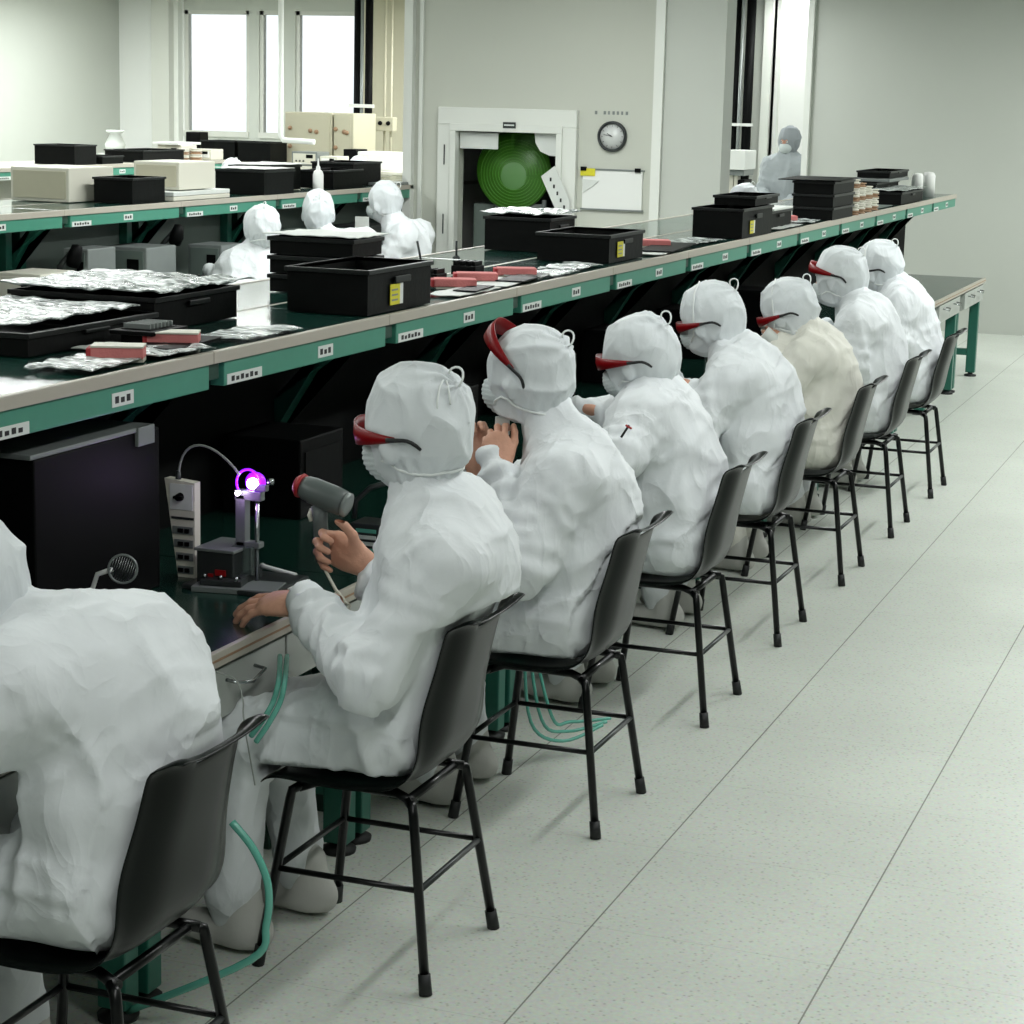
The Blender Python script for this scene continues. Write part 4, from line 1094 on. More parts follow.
for i, (x0, x1, y0, y1, m, lab, z) in enumerate([
    (-2.80, -2.645, 4.62, 4.88, 'film', 'crumpled clear bag in front of the near pink foam pad', ZT), (-2.80, -2.65, 5.05, 5.42, 'film', 'crinkled clear bag at the shelf edge right of the pink foam pad', ZT),
    (-2.84, -2.66, 4.28, 4.56, 'film', 'shiny bag at the near left end of the shelf', ZT), (-2.95, -2.85, 4.68, 4.84, 'paper', 'white sheet beneath the small black rack', ZT),
    (-2.78, -2.65, 6.62, 7.02, 'paper', 'pale sheets lying by the shelf edge right of the labelled crate', ZT), (-2.80, -2.66, 7.05, 7.40, 'paper', 'pale sheets below the middle pink foam pad', ZT),
    (-2.79, -2.65, 7.45, 7.85, 'film', 'clear bag lying at the shelf edge below the right pink foam pad', ZT), (-2.83, -2.67, 7.90, 8.25, 'film', 'clear bag lying left of the long black crate', ZT),
    (-2.80, -2.65, 8.98, 9.30, 'paper', 'pale sheets right of the long black crate', ZT), (-2.86, -2.68, 9.75, 10.2, 'film', 'thin clear bag left of the crate topped by a flat box', ZT),
    (-2.86, -2.66, 11.3, 11.9, 'paper', 'pale sheets right of the crate topped by a flat box', ZT), (-2.80, -2.65, 12.0, 12.38, 'film', 'clear bag lying in front of the tall crate stack', ZT)]):
    filmsheet(x0, x1, y0, y1, z, lab, 'paper_sheet' if m == 'paper' else 'plastic_bag', 'sheet' if m == 'paper' else 'bag', m, amp=.008 if m == 'film' else .004, seed=20+i, n=12, rot=.08*((i % 3)-1))
for i, (x0, x1, y0, y1, lab) in enumerate([(-2.83, -2.70, 4.74, 5.06, 'thin black board under the pink foam pad by the rack'), (-2.74, -2.655, 6.75, 7.0, 'thin black board poking out of the pale sheets'),
                                           (-2.77, -2.66, 7.22, 7.62, 'thin black board beneath the pink foam pads'), (-2.83, -2.66, 9.1, 9.75, 'long black board right of the long black crate')]):
    slab(x0, x1, y0, y1, ZT+.009, ZT+.014, 'black', 'thin_board', lab, 'board', rot=.1)
CB = crate(-2.94, -2.665, 5.90, 6.40, ZT, .140, 'black crate with a yellow tag, left of the three pink foam pads', ylab=6.06, lid=False)
for k in range(3): crate(-3.29, -2.98, 6.47, 6.71, ZT+.064*k, .060, 'black tray in the stack behind the tagged crate, %s of three' % ('lowest', 'middle', 'topmost')[k], 'component_tray', 'tray', 'stacked trays behind the tagged crate', handle=False)
filmsheet(-3.31, -2.96, 6.45, 6.73, ZT+.190, 'white paper sheet covering the tray stack behind the tagged crate', 'paper_sheet', 'sheet', 'paper', .005, 9, n=14)
for (x, y, lab) in ((-2.80, 6.95, 'leftmost of the three pink foam pads in the middle of the shelf'), (-2.83, 7.24, 'middle one of the three pink foam pads'), (-2.79, 7.55, 'rightmost of the three pink foam pads, set highest')):
    sponge(x, y, .45, .15, .085, lab, 'pink foam pads in the middle of the shelf', top=False)
for (x, y, lab) in ((-2.97, 7.12, 'black toothed clip block behind the left pink foam pad'), (-2.99, 7.55, 'black toothed clip block behind the middle pink foam pad')):
    r = empty('clip_block', (x, y, ZT), lab, 'clip block'); b = B(); b.box(x-.05, x+.05, y-.05, y+.05, ZT, ZT+.035, 'black', bev=.004); part(b, 'block', r)
    for q in range(4): b = B(); b.box(x-.045+.026*q, x-.033+.026*q, y-.04, y+.04, ZT+.034, ZT+.052, 'black', bev=.002); part(b, 'tooth', r)
for (x, y, h, tl, lab) in ((-3.28, 7.78, .10, -.02, 'thin metal rod standing on the shelf, taller and left of its neighbour'), (-3.32, 8.25, .075, 0, 'short thin metal rod standing on the shelf before the booth wall')):
    r = empty('metal_rod', (x, y, ZT), lab, 'rod'); b = B(); b.tube([(x, y, ZT+.01), (x+tl, y, ZT+h)], .005, 'dark_metal', 8); part(b, 'rod', r)
    b = B(); b.lathe((x, y, ZT), [(0, 0), (.016, 0), (.016, .008), (.006, .014), (0, .014)], 'dark_metal', 12); part(b, 'base', r)
CD = crate(-3.43, -3.12, 8.86, 9.20, ZT, .150, 'black crate with a grey film-topped lid in front of the dark doorway')
filmsheet(-3.45, -3.10, 8.84, 9.23, ZT+.153, 'grey crinkled film over the crate in front of the doorway', amp=.014, seed=31, n=16)
crate(-3.02, -2.70, 8.42, 8.90, ZT, .118, 'black crate with a yellow tag, in front of the film-topped crate', ylab=8.52)
sponge(-2.86, 9.52, .4, .20, .09, 'reddish foam pad right of the tagged crate before the whiteboard', top=False)
sponge(-2.87, 12.2, .4, .20, .09, 'reddish foam pad left of the tall crate stack', top=False)
b = B(); b.lathe((-3.02, 9.55, ZT), [(0, 0), (.05, 0), (.055, .02), (.03, .045), (0, .05)], 'black', 16); thing_mesh(b, 'puck', 'low round black puck behind the reddish foam pad', 'cap', smooth=True)
crate(-2.90, -2.64, 10.42, 11.05, ZT, .150, 'yellow-tagged black crate below the pillar, under a flat dark box', ylab=10.56)
crate(-2.88, -2.66, 10.75, 11.25, ZT+.152, .05, 'flat dark box on the tagged crate below the pillar', 'component_tray', 'tray', None)
slab(-2.93, -2.70, 11.35, 11.8, ZT+.10, ZT+.112, 'paper', 'document_stack', 'white papers on a low dark box left of the tall crate stack', 'papers')
crate(-3.0, -2.72, 11.3, 11.85, ZT+.0, .098, 'low dark box under white papers, left of the tall crate stack', 'component_tray', 'tray', None)
for k in range(3): crate(-2.875, -2.63, 12.55, 13.15, ZT+.077*k, .074, 'black tray in the tall stack before the standing person, %s of three' % ('lowest', 'middle', 'topmost')[k], 'component_tray', 'tray', 'tall tray stack', handle=False)
slab(-2.98, -2.60, 12.5, 13.2, ZT+.232, ZT+.238, 'black', 'cover_board', 'thin black board slightly askew on the tall tray stack', 'lid', rot=.06)
for k, (x, y, n) in enumerate(((-2.655, 13.32, 8), (-2.66, 13.55, 7), (-2.665, 13.80, 6), (-2.67, 14.05, 5))):
    r = empty('reel_column', (x, y, ZT), 'column of small pale reels right of the tall tray stack, %s and %s' % (('nearest', 'second', 'third', 'farthest')[k], ('tallest', 'next tallest', 'third tallest', 'shortest')[k]), 'reels', 'columns of pale reels')
    for q in range(n): b = B(); b.lathe((x, y, ZT+q*.028), [(0, 0), (.03, 0), (.032, .008), (.022, .010), (.022, .018), (.032, .020), (.03, .027), (0, .027)], 'cream' if q % 3 else 'brown', 14); part(b, 'reel', r, True)
crate(-3.18, -2.90, 15.3, 16.2, ZT, .135, 'black crate below the grey wall, far end of the shelf, boards on it')
slab(-3.14, -2.84, 15.5, 16.3, ZT+.137, ZT+.160, 'grey_metal', 'equipment_tray', 'thin grey tray on the far black crate', 'tray')
crate(-3.10, -2.86, 15.6, 16.35, ZT+.162, .05, 'thin black box topmost on the far crate', 'component_tray', 'tray', None)
crate(-2.84, -2.66, 15.0, 15.9, ZT, .085, 'low black box with a grey crumpled cover at the far right end of the shelf', 'component_tray', 'tray', None)
filmsheet(-2.88, -2.645, 14.95, 15.95, ZT+.088, 'grey crumpled cover on the low black box at the far right', amp=.01, seed=44, n=12)
for k, (x, y) in enumerate(((-2.80, 16.45), (-2.74, 16.65), (-2.78, 16.85))):
    b = B(); b.lathe((x, y, ZT), [(0, 0), (.045, 0), (.045, .16), (.035, .18), (0, .185)], 'white_plastic', 14); thing_mesh(b, 'white_cup', 'white cup at the far right end of the shelf, %s of three' % ('left', 'middle', 'right')[k], 'cup', 'white cups at the far end', True)
slab(-2.95, -2.68, 14.2, 14.8, ZT, ZT+.006, 'grey_panel', 'work_mat', 'dull grey mat lying left of the far low black box', 'mat')

# ------------------------------------------------------------------ near workstation
ZD = .7505
mon = empty('test_cabinet', (-2.88, 4.40, ZD), 'large black cabinet with a grey metal top behind the nearest worker', 'cabinet')
b = B(); b.box(-2.985, -2.66, 4.05, 4.62, ZD, 1.165, 'black', bev=.006); part(b, 'case', mon)
b = B(); b.box(-3.0, -2.655, 4.03, 4.58, 1.166, 1.178, 'grey_metal', bev=.003); b.box(-2.665, -2.650, 4.50, 4.58, 1.13, 1.178, 'grey_metal', bev=.003); tag(part(b, 'top_plate', mon), 'grey metal top plate')
fg = empty('round_grille', (-2.62, 4.30, ZD), 'small round wire fan grille on a white arm beside the nearest worker', 'fan')
gc = Vector((-2.549, 4.250, 0.881)); dirn = Vector((.35, -.93, .1)).normalized(); qz = Vector((0, 0, 1)).rotation_difference(dirn)
b = B(); b.tube([gc+qz @ Vector((.034*math.cos(a), .034*math.sin(a), 0)) for a in [i*2*PI/28 for i in range(28)]], .003, 'grey_metal', 8, closed=True); part(b, 'ring', fg)
b = B()
for k in range(-5, 6):
    y = k*.0056; hw = math.sqrt(max(0, .033**2-y*y)); b.tube([gc+qz @ Vector((y, -hw, 0)), gc+qz @ Vector((y+.002, 0, .003)), gc+qz @ Vector((y, hw, 0))], .0011, 'chrome', 5)
part(b, 'wires', fg)
b = B(); b.tube([gc+Vector((-.03, .0, -.004)), gc+Vector((-.07, .0, -.02)), gc+Vector((-.085, 0, -.06)), Vector((gc.x-.085, gc.y, ZD+.01))], .006, 'white_plastic', 8); part(b, 'arm', fg)
b = B(); b.lathe((gc.x-.085, gc.y, ZD), [(0, 0), (.04, 0), (.04, .01), (0, .014)], 'white_plastic', 20); part(b, 'base', fg)

uvp = empty('lamp_controller', (-2.661, 4.733, 0.750), 'tall pale lamp controller beside the black cabinet', 'controller')
ux, uy = uvp.location.x, uvp.location.y
b = B(); b.prism([(ux-.012, ZD), (ux+.038, ZD), (ux+.038, 1.003), (ux-.05, 1.01)], uy+.0, uy+.03, 'cream'); part(b, 'case', uvp)
b = B(); b.box(ux-.034, ux+.034, uy-.003, uy, .93, .998, 'label', bev=.001); b.box(ux-.03, ux+.036, uy-.0025, uy, .905, .911, 'dark_metal'); part(b, 'face_plate', uvp)
b = B(); b.lathe((ux-.002, uy-.003, .965), [(0, .018), (.009, .016), (.011, 0)], 'black', 16, (0, -1, 0)); b.box(ux-.014, ux+.012, uy-.022, uy-.014, .962, .969, 'black'); part(b, 'knob', uvp)
for k in range(4):
    z = .88-.035*k; b = B(); b.box(ux-.026+.005*k, ux+.034, uy-.004, uy, z-.014, z+.006, 'grey_metal'); b.box(ux-.008, ux+.006, uy-.009, uy-.003, z-.009, z+.001, 'black'); b.box(ux+.012, ux+.024, uy-.009, uy-.003, z-.009, z+.001, 'black'); part(b, 'switch_row', uvp)
LG = Vector((-2.450, 4.720, 1.019)); LG2 = Vector((-2.479, 4.700, 0.996))
fib = B(); t0 = Vector((ux-.018, uy+.015, 1.0)); t3 = LG+Vector((-.035, 0, .02))
pts = []
P0, P1, P2, P3 = t0, Vector((-2.674, 4.740, 1.143)), Vector((-2.567, 4.740, 1.120)), t3
for i in range(15):
    t = i/14; pts.append(P0*(1-t)**3+P1*3*t*(1-t)**2+P2*3*t*t*(1-t)+P3*t**3)
fib.tube(pts, .0032, 'wire', 8); fb = thing_mesh(fib, 'light_guide_cable', 'thin pale cable arching from the lamp controller to the glowing violet lamp', 'cable')
b = B(); b.tube([t0+Vector((0, 0, -.006)), t0+Vector((0, 0, .03))], [.009, .006], 'dark_metal', 10); sub(b.build('connector'), fb)

st = empty('uv_lamp_stand', (LG.x-.01, LG.y, ZD), 'dark metal stand carrying a glowing violet lamp', 'lamp')
sx, sy = LG.x-.02, LG.y+.0
b = B(); b.box(sx-.13, sx+.12, sy-.10, sy+.13, ZD, ZD+.012, 'dark_metal', bev=.003); b.box(sx-.10, sx+.02, sy-.06, sy+.06, ZD+.012, ZD+.035, 'dark_metal', bev=.003); part(b, 'base_plate', st)
b = B(); b.box(sx-.028, sx+.000, sy+.0, sy+.03, ZD+.03, LG.z-.03, 'grey_metal', bev=.003); b.tube([(sx+.030, sy+.01, ZD+.012), (sx+.030, sy+.01, LG.z-.04)], .006, 'chrome', 8); b.box(sx-.03, sx+.04, sy, sy+.03, ZD+.10, ZD+.115, 'grey_metal', bev=.002); part(b, 'column', st)
b = B(); b.box(sx-.030, sx+.028, sy-.018, sy+.0, ZD+.03, ZD+.105, 'clear', bev=.002); part(b, 'clear_guard', st)
b = B(); b.box(sx-.03, sx+.045, sy+.0, sy+.025, LG.z-.045, LG.z-.02, 'grey_metal', bev=.003); b.box(sx+.022, sx+.06, sy+.0, sy+.018, LG.z-.018, LG.z-.002, 'grey_metal', bev=.003); b.lathe((sx+.07, sy+.008, LG.z+.008), [(0, -.008), (.009, -.006), (.009, .006), (0, .008)], 'chrome', 12, (1, 0, 0)); part(b, 'clamp', st)
b = B(); b.lathe(LG+Vector((0, .006, 0)), [(.0, -.012), (.013, -.008), (.0145, .006), (.0, .008)], 'uv_core', 18, (0, -1, 0)); tag(part(b, 'lamp_tip', st, True), 'white hot violet lamp tip')
b = B(); b.lathe(LG2, [(0, -.006), (.006, -.004), (.007, .003), (0, .005)], 'uv_core', 12, (0, -1, 0)); part(b, 'second_tip', st, True)
b = B(); rc = LG+Vector((-.016, .012, -.002)); b.tube([rc+Vector((.034*math.cos(a), 0, .036*math.sin(a))) for a in [.3+i*(PI*1.25)/20 for i in range(21)]], .0032, 'uv_bloom', 8); tag(part(b, 'bloom_loop', st), 'violet loop imitating the bloom round the lamp')  # emissive loop added in place of the violet halo
b = B(); b.lathe(LG+Vector((0, .018, 0)), [(0, -.012), (.026, -.010), (.028, .0), (.018, .008), (0, .009)], 'uv_bloom', 20, (0, -1, 0)); part(b, 'lamp_head', st, True)
ld = bpy.data.lights.new('uv_light', 'POINT'); ld.energy = .08; ld.color = (.5, .12, 1.); ld.shadow_soft_size = .02
o = bpy.data.objects.new('uv_light', ld); COL.objects.link(o); o.location = LG+Vector((.01, -.035, -.002))
ld = bpy.data.lights.new('uv_light_low', 'POINT'); ld.energy = .04; ld.color = (.5, .12, 1.); ld.shadow_soft_size = .02
o = bpy.data.objects.new('uv_light_low', ld); COL.objects.link(o); o.location = LG2+Vector((-.01, -.03, -.02))

bx = empty('fixture_box', (-2.64, 4.80, ZD), 'dim grey fixture box with small red lights between controller and lamp stand', 'device')
fx, fy = (Vector((-2.521, 4.637, 0.750))[:2])
b = B(); b.box(fx-.055, fx+.050, fy+.02, fy+.16, ZD, ZD+.095, 'dark_metal', bev=.004); part(b, 'case', bx)
b = B(); b.box(fx-.06, fx+.055, fy+.015, fy+.165, ZD+.095, ZD+.103, 'grey_metal', bev=.002); part(b, 'cover', bx)
b = B(); b.box(fx+.0, fx+.03, fy+.016, fy+.02, ZD+.035, ZD+.05, 'red_led'); b.box(fx-.02, fx-.006, fy+.016, fy+.02, ZD+.03, ZD+.038, 'red_led'); tag(part(b, 'indicator', bx), 'small red indicator lights')
pl = empty('sliding_jig', (-2.40, 4.62, ZD), 'flat grey metal jig plate under the resting hand', 'jig')
jx, jy = (Vector((-2.422, 4.667, 0.760))[:2])
b = B(); b.box(jx-.15, jx+.07, jy-.05, jy+.06, ZD, ZD+.014, 'grey_metal', bev=.002, rot=.18); part(b, 'plate', pl)
b = B(); b.box(jx-.13, jx-.02, jy-.04, jy+.02, ZD+.014, ZD+.03, 'dark_metal', bev=.003, rot=.18); part(b, 'block', pl)
for k in range(3): b = B(); b.lathe((jx-.12+.045*k, jy-.03, ZD+.03), [(0, 0), (.006, 0), (.006, .010), (0, .011)], 'chrome', 10); part(b, 'screw', pl)
b = B(); q0 = Vector((-2.512, 4.898, 0.762)); q1 = Vector((-2.384, 4.842, 0.762)); b.tube([q0, q0*.9+q1*.1, q1], [.009, .006, .0055], 'white_plastic', 10)
thing_mesh(b, 'white_tool_handle', 'white stick tool lying on the desk behind the resting hand', 'tool')
for (x, y, w, lab) in ((292, 588, .022, 'small white tag on the dark desk mat, left one'), (305, 580, .012, 'tiny white tag on the dark desk mat, right one')):
    pass
tg = [((-2.347, 4.744, 0.752), .020, 'larger white tag on the desk mat under the heat gun'), ((-2.350, 4.832, 0.752), .011, 'tiny white tag on the desk mat, farther from the hand')]
for p, w, lab in tg: slab(p[0]-w, p[0]+w, p[1]-w*.8, p[1]+w*.8, ZD, ZD+.004, 'white_plastic', 'desk_tag', lab, 'tag', bev=.001, rot=.4)
# tray with pale fan block behind the elbow of the gun arm
tb = Vector((-2.338, 5.184, 0.750))
bt = empty('fixture_block', (tb.x, tb.y, ZD), 'small block with pale and green stripes behind the heat gun arm', 'device')
b = B(); b.box(tb.x-.05, tb.x+.04, tb.y, tb.y+.10, ZD, ZD+.09, 'dark_metal', bev=.004); part(b, 'case', bt)
b = B()
for k in range(4): b.box(tb.x-.03, tb.x+.03, tb.y-.004, tb.y, ZD+.012+.018*k, ZD+.022+.018*k, 'label' if k % 3 else 'hose')
tag(part(b, 'striped_label', bt), 'pale and teal stripes')
b = B(); b.tube([(tb.x-.06, tb.y+.05, ZD+.09), (tb.x-.06, tb.y+.06, ZD+.14), (tb.x-.02, tb.y+.07, ZD+.18), (tb.x+.04, tb.y+.08, ZD+.20)], .008, 'dark_metal', 8); part(b, 'bent_arm', bt)

# heat gun
gn = empty('heat_gun', (-2.185, 4.580, 0.975), 'dark grey heat gun with a red nozzle held in the raised right hand', 'heat gun')
g0, g1, g2 = Vector((-2.275, 4.580, 1.059)), Vector((-2.240, 4.580, 1.055)), Vector((-2.123, 4.580, 1.020))
ax = (g2-g1).normalized(); Lb = (g2-g1).length
b = B(); b.lathe(g1, [(0, 0), (.024, 0), (.030, .012), (.033, .035), (.034, Lb*.7), (.032, Lb-.006), (.026, Lb), (0, Lb)], 'gun_grey', 28, ax); part(b, 'barrel', gn, True)
b = B(); b.lathe(g2, [(.030, 0), (.031, .008), (.022, .012), (0, .010)], 'grey_metal', 24, ax); part(b, 'end_cap', gn, True)
b = B(); b.lathe(g1, [(0, .002), (.030, .002), (.031, -.004), (.024, -.012), (.017, -.018), (.012, -.018), (.012, -.004)], 'gun_red', 24, ax)
tag(part(b, 'nozzle', gn), 'red nozzle guard')
h0, h1 = Vector((-2.193, 4.580, 1.009)), Vector((-2.181, 4.580, 0.874))
b = B(); b.tube([h0, h0*.7+h1*.3, h0*.3+h1*.7, h1], [.021, .019, .0195, .021], 'gun_grey', 16)
for v in b.bm.verts: v.co.y = 4.58+(v.co.y-4.58)*.75
part(b, 'grip', gn, True)
b = B(); b.tube([h0+Vector((-.020, 0, -.01)), h0+Vector((-.026, 0, -.025)), h0+Vector((-.02, 0, -.04))], .006, 'cream', 8); tag(part(b, 'trigger', gn), 'pale trigger')
b = B(); c1 = [h1, Vector((-2.163, 4.560, 0.850)), Vector((-2.108, 4.500, 0.823)), Vector((-2.043, 4.440, 0.804)), Vector((-2.17, 4.60, .66)), Vector((-2.16, 4.66, .56))]
b.tube(c1, .0042, 'cream', 8); tag(part(b, 'power_cord', gn), 'cream coloured cord')

# hoses, wires
def cable(pts, r, m, name, label, cat, group=None, n=6):
    P = [Vector(p) for p in pts]; out = []
    for i in range(len(P)-1):
        a = P[max(0, i-1)]; b_ = P[i]; c_ = P[i+1]; d = P[min(len(P)-1, i+2)]
        for k in range(n):
            t = k/n; out.append(.5*((2*b_)+(c_-a)*t+(2*a-5*b_+4*c_-d)*t*t+(3*b_-a-3*c_+d)*t**3))
    out.append(P[-1]); b = B(); b.tube(out, r, m, 8); return thing_mesh(b, name, label, cat, group)
cable([(-2.180, 4.382, 0.678), (-2.040, 4.090, 0.710), (-2.037, 4.060, 0.667), (-2.056, 4.040, 0.619), (-2.086, 4.040, 0.574)], .0065, 'hose', 'air_hose', 'teal air hose running down past the drawer to the lap, outer strand', 'hose', 'teal hoses by the drawer')
cable([(-2.190, 4.364, 0.681), (-2.060, 4.100, 0.705), (-2.059, 4.070, 0.662), (-2.074, 4.050, 0.624), (-2.104, 4.050, 0.582)], .0065, 'hose', 'air_hose', 'teal air hose running down past the drawer to the lap, inner strand', 'hose', 'teal hoses by the drawer')
cable([(-1.993, 3.750, 0.493), (-1.941, 3.750, 0.439), (-1.908, 3.750, 0.366), (-1.912, 3.750, 0.277), (-1.950, 3.750, 0.191), (-2.25, 3.75, .02)], .0085, 'hose', 'air_hose', 'thick teal hose curling beside the trouser leg behind the nearest chair', 'hose')
cable([(-2.200, 4.065, 0.716), (-2.150, 4.066, 0.703), (-2.120, 4.042, 0.666), (-2.100, 4.009, 0.627), (-2.12, 4.10, .45)], .0018, 'wire', 'thin_wire', 'thin grey wire hanging from the drawer side', 'wire')
for q, (dy, w) in enumerate(((0, 'nearest strand'), (.04, 'second strand'), (.08, 'third strand'))):
    cable([(-2.13, 5.80+dy, .68), (-2.10, 5.82+dy, .40), (-2.06+.02*q, 5.80+dy, .14), (-1.99, 5.90+dy, .06+.02*q), (-1.90, 6.02+dy, .09)], .0055, 'hose', 'air_hose', 'teal hose hanging below the third chair, %s' % w, 'hose', 'teal hoses below the third chair')
cable([(-2.26, 9.42, .572), (-2.14, 9.38, .42), (-1.98, 9.48, .36), (-1.93, 9.62, .42)], .0055, 'hose', 'air_hose', 'teal hose between the sixth and seventh chairs', 'hose')
fp = empty('foot_pedal', (-2.18, 5.62, 0), 'black foot switch box with a yellow green sticker under the desk near the third chair', 'pedal')
b = B(); b.box(-2.34, -2.18, 5.33, 5.45, .28, .50, 'black', bev=.02); part(b, 'case', fp)
b = B(); b.box(-2.18, -2.177, 5.37, 5.41, .36, .43, 'yellow'); part(b, 'sticker', fp)
b = B(); b.lathe((-2.25, 5.39, .50), [(0, 0), (.02, 0), (.018, .02), (0, .024)], 'red', 12); part(b, 'red_button', fp, True)
b = B(); b.box(-2.33, -2.20, 5.35, 5.43, 0, .28, 'dgreen'); part(b, 'bracket', fp)
# low cross beams seen under the desks beside the legs
for k in range(0, 6):
    y0 = 4.94+1.137*k
    r = empty('foot_rest', (-2.33, y0-.5, 0), 'green steel foot rest under the %s desk from the front' % ord_[k+1], 'foot rest')
    b = B(); b.box(-2.60, -2.55, y0-.92, y0-.06, .12, .17, 'dgreen', bev=.004); b.box(-2.52, -2.47, y0-.92, y0-.06, .07, .12, 'dgreen', bev=.004); part(b, 'bars', r)
    for yy in (y0-.90, y0-.10): b = B(); b.box(-2.62, -2.45, yy-.02, yy+.02, 0, .07, 'dgreen', bev=.003); part(b, 'leg', r)
# work pieces held by the sixth worker and the third
b = B(); w0 = Vector((-2.108, 8.780, 1.045)); w1 = Vector((-2.014, 8.800, 0.980)); b.tube([w0, w0*.6+w1*.4, w1], [.034, .03, .013], 'paper', 10); thing_mesh(b, 'wrapped_tool', 'pale wrapped tool held up by the ivory clad sixth worker', 'tool')
b = B(); w0 = Vector((-2.058, 5.460, 1.104)); b.box(w0.x-.012, w0.x+.028, w0.y-.01, w0.y+.02, w0.z-.03, w0.z+.02, 'paper', bev=.004, rot=.4); thing_mesh(b, 'small_workpiece', 'small pale piece between the raised hands of the third worker', 'workpiece')
# dim devices on the desks deeper along the row
for k, (y, lab) in enumerate(((5.75, 'third'), (6.9, 'fourth'), (8.0, 'fifth'), (9.15, 'sixth'), (10.3, 'seventh'), (11.6, 'last'))):
    r = empty('test_cabinet', (-2.80, y, ZD), 'dark device on the desk in front of the %s worker of the row' % lab, 'cabinet', None)
    b = B(); b.box(-2.98, -2.72, y-.2, y+.1, ZD, ZD+.24, 'black', bev=.006); part(b, 'case', r)
    b = B(); b.box(-2.72, -2.716, y-.17, y+.07, ZD+.05, ZD+.2, 'panel_black'); part(b, 'front_panel', r)

# ------------------------------------------------------------------ second bench line
Z2 = 1.3385
def bcrate(x, y, w, d, h, z, lab, m='black', name='storage_crate', cat='crate', group='crates on the rear shelves'):
    return crate(x-w/2, x+w/2, y-d/2, y+d/2, z, h, lab, name, cat, group, handle=False) if m == 'black' else None
def instrument(x, y, w, d, h, z, lab, m='cream', name='instrument', cat='instrument', panel='beige', disp=True, group=None):
    """w along X, d along Y, front face towards +X and the viewer"""
    r = empty(name, (x, y, z), lab, cat, group)
    b = B(); b.box(x-w/2, x+w/2, y-d/2, y+d/2, z, z+h, m, bev=.008); part(b, 'case', r)
    b = B(); b.box(x-w/2+.02, x+w/2-.02, y-d/2-.006, y-d/2, z+.02, z+h-.02, panel, bev=.002); part(b, 'front_panel', r)
    if disp:
        b = B(); b.box(x+w*.08, x+w*.34, y-d/2-.010, y-d/2-.006, z+h*.55, z+h*.8, 'black'); part(b, 'display', r)
        for q in range(3): b = B(); b.lathe((x-w*.3+q*w*.14, y-d/2-.006, z+h*.35), [(.010, 0), (.010, .01), (0, .012)], 'dark_metal', 10, (0, -1, 0)); part(b, 'knob', r)
    return r
instrument(-6.64, 11.75, .32, .46, .17, Z2+.06, 'beige instrument standing on two flat cartons on the second shelf', disp=False)
for k in range(2): slab(-6.84, -6.44, 11.38, 12.1, Z2+.0+.028*k, Z2+.026+.028*k, 'paper' if k else 'cream', 'flat_carton', '%s flat pale carton under the beige instrument' % ('lower', 'upper')[k], 'carton', 'flat cartons under the beige instrument')
bcrate(-6.58, 11.1, .26, .38, .15, Z2, 'black crate just left of the beige instrument on the second shelf')
instrument(-6.98, 11.0, .4, .5, .20, Z2, 'dull beige box behind the black crate at the left end of the second shelf', disp=False)
for (xx, yy, w, d, h, lab) in ((-6.58, 12.72, .36, .44, .16, 'black crate on the second shelf below the left hood of the farthest bench'), (-6.80, 13.3, .30, .5, .17, 'black crate in the middle of the second shelf, pushed back'),
                               (-6.62, 14.0, .26, .5, .13, 'dark crate on the second shelf right of the white bottle'), (-6.78, 14.6, .34, .5, .17, 'black crate on the second shelf nearest the booth')):
    bcrate(xx, yy, w, d, h, Z2, lab)
filmsheet(-6.80, -6.40, 12.5, 12.95, Z2+.163, 'white sheet on the left black crate of the second shelf', 'paper_sheet', 'sheet', 'paper', .004, 51, n=8)
filmsheet(-6.98, -6.62, 13.0, 13.6, Z2+.173, 'white sheet on the middle black crate of the second shelf', 'paper_sheet', 'sheet', 'paper', .004, 52, n=8)
bo = empty('white_bottle', (-6.45, 13.42, Z2), 'white plastic bottle with a pointed tip on the second shelf', 'bottle')
b = B(); b.lathe((-6.45, 13.42, Z2), [(0, 0), (.036, 0), (.038, .01), (.038, .11), (.03, .135), (.016, .145), (0, .146)], 'white_plastic', 20); part(b, 'bottle_body', bo, True)
b = B(); b.lathe((-6.45, 13.42, Z2+.145), [(.016, 0), (.014, .02), (.007, .03), (.004, .075), (0, .08)], 'white_plastic', 14); part(b, 'nozzle', bo, True)
slab(-6.60, -6.42, 14.6, 15.0, Z2, Z2+.02, 'grey_metal', 'equipment_tray', 'flat grey tray at the booth end of the second shelf', 'tray')
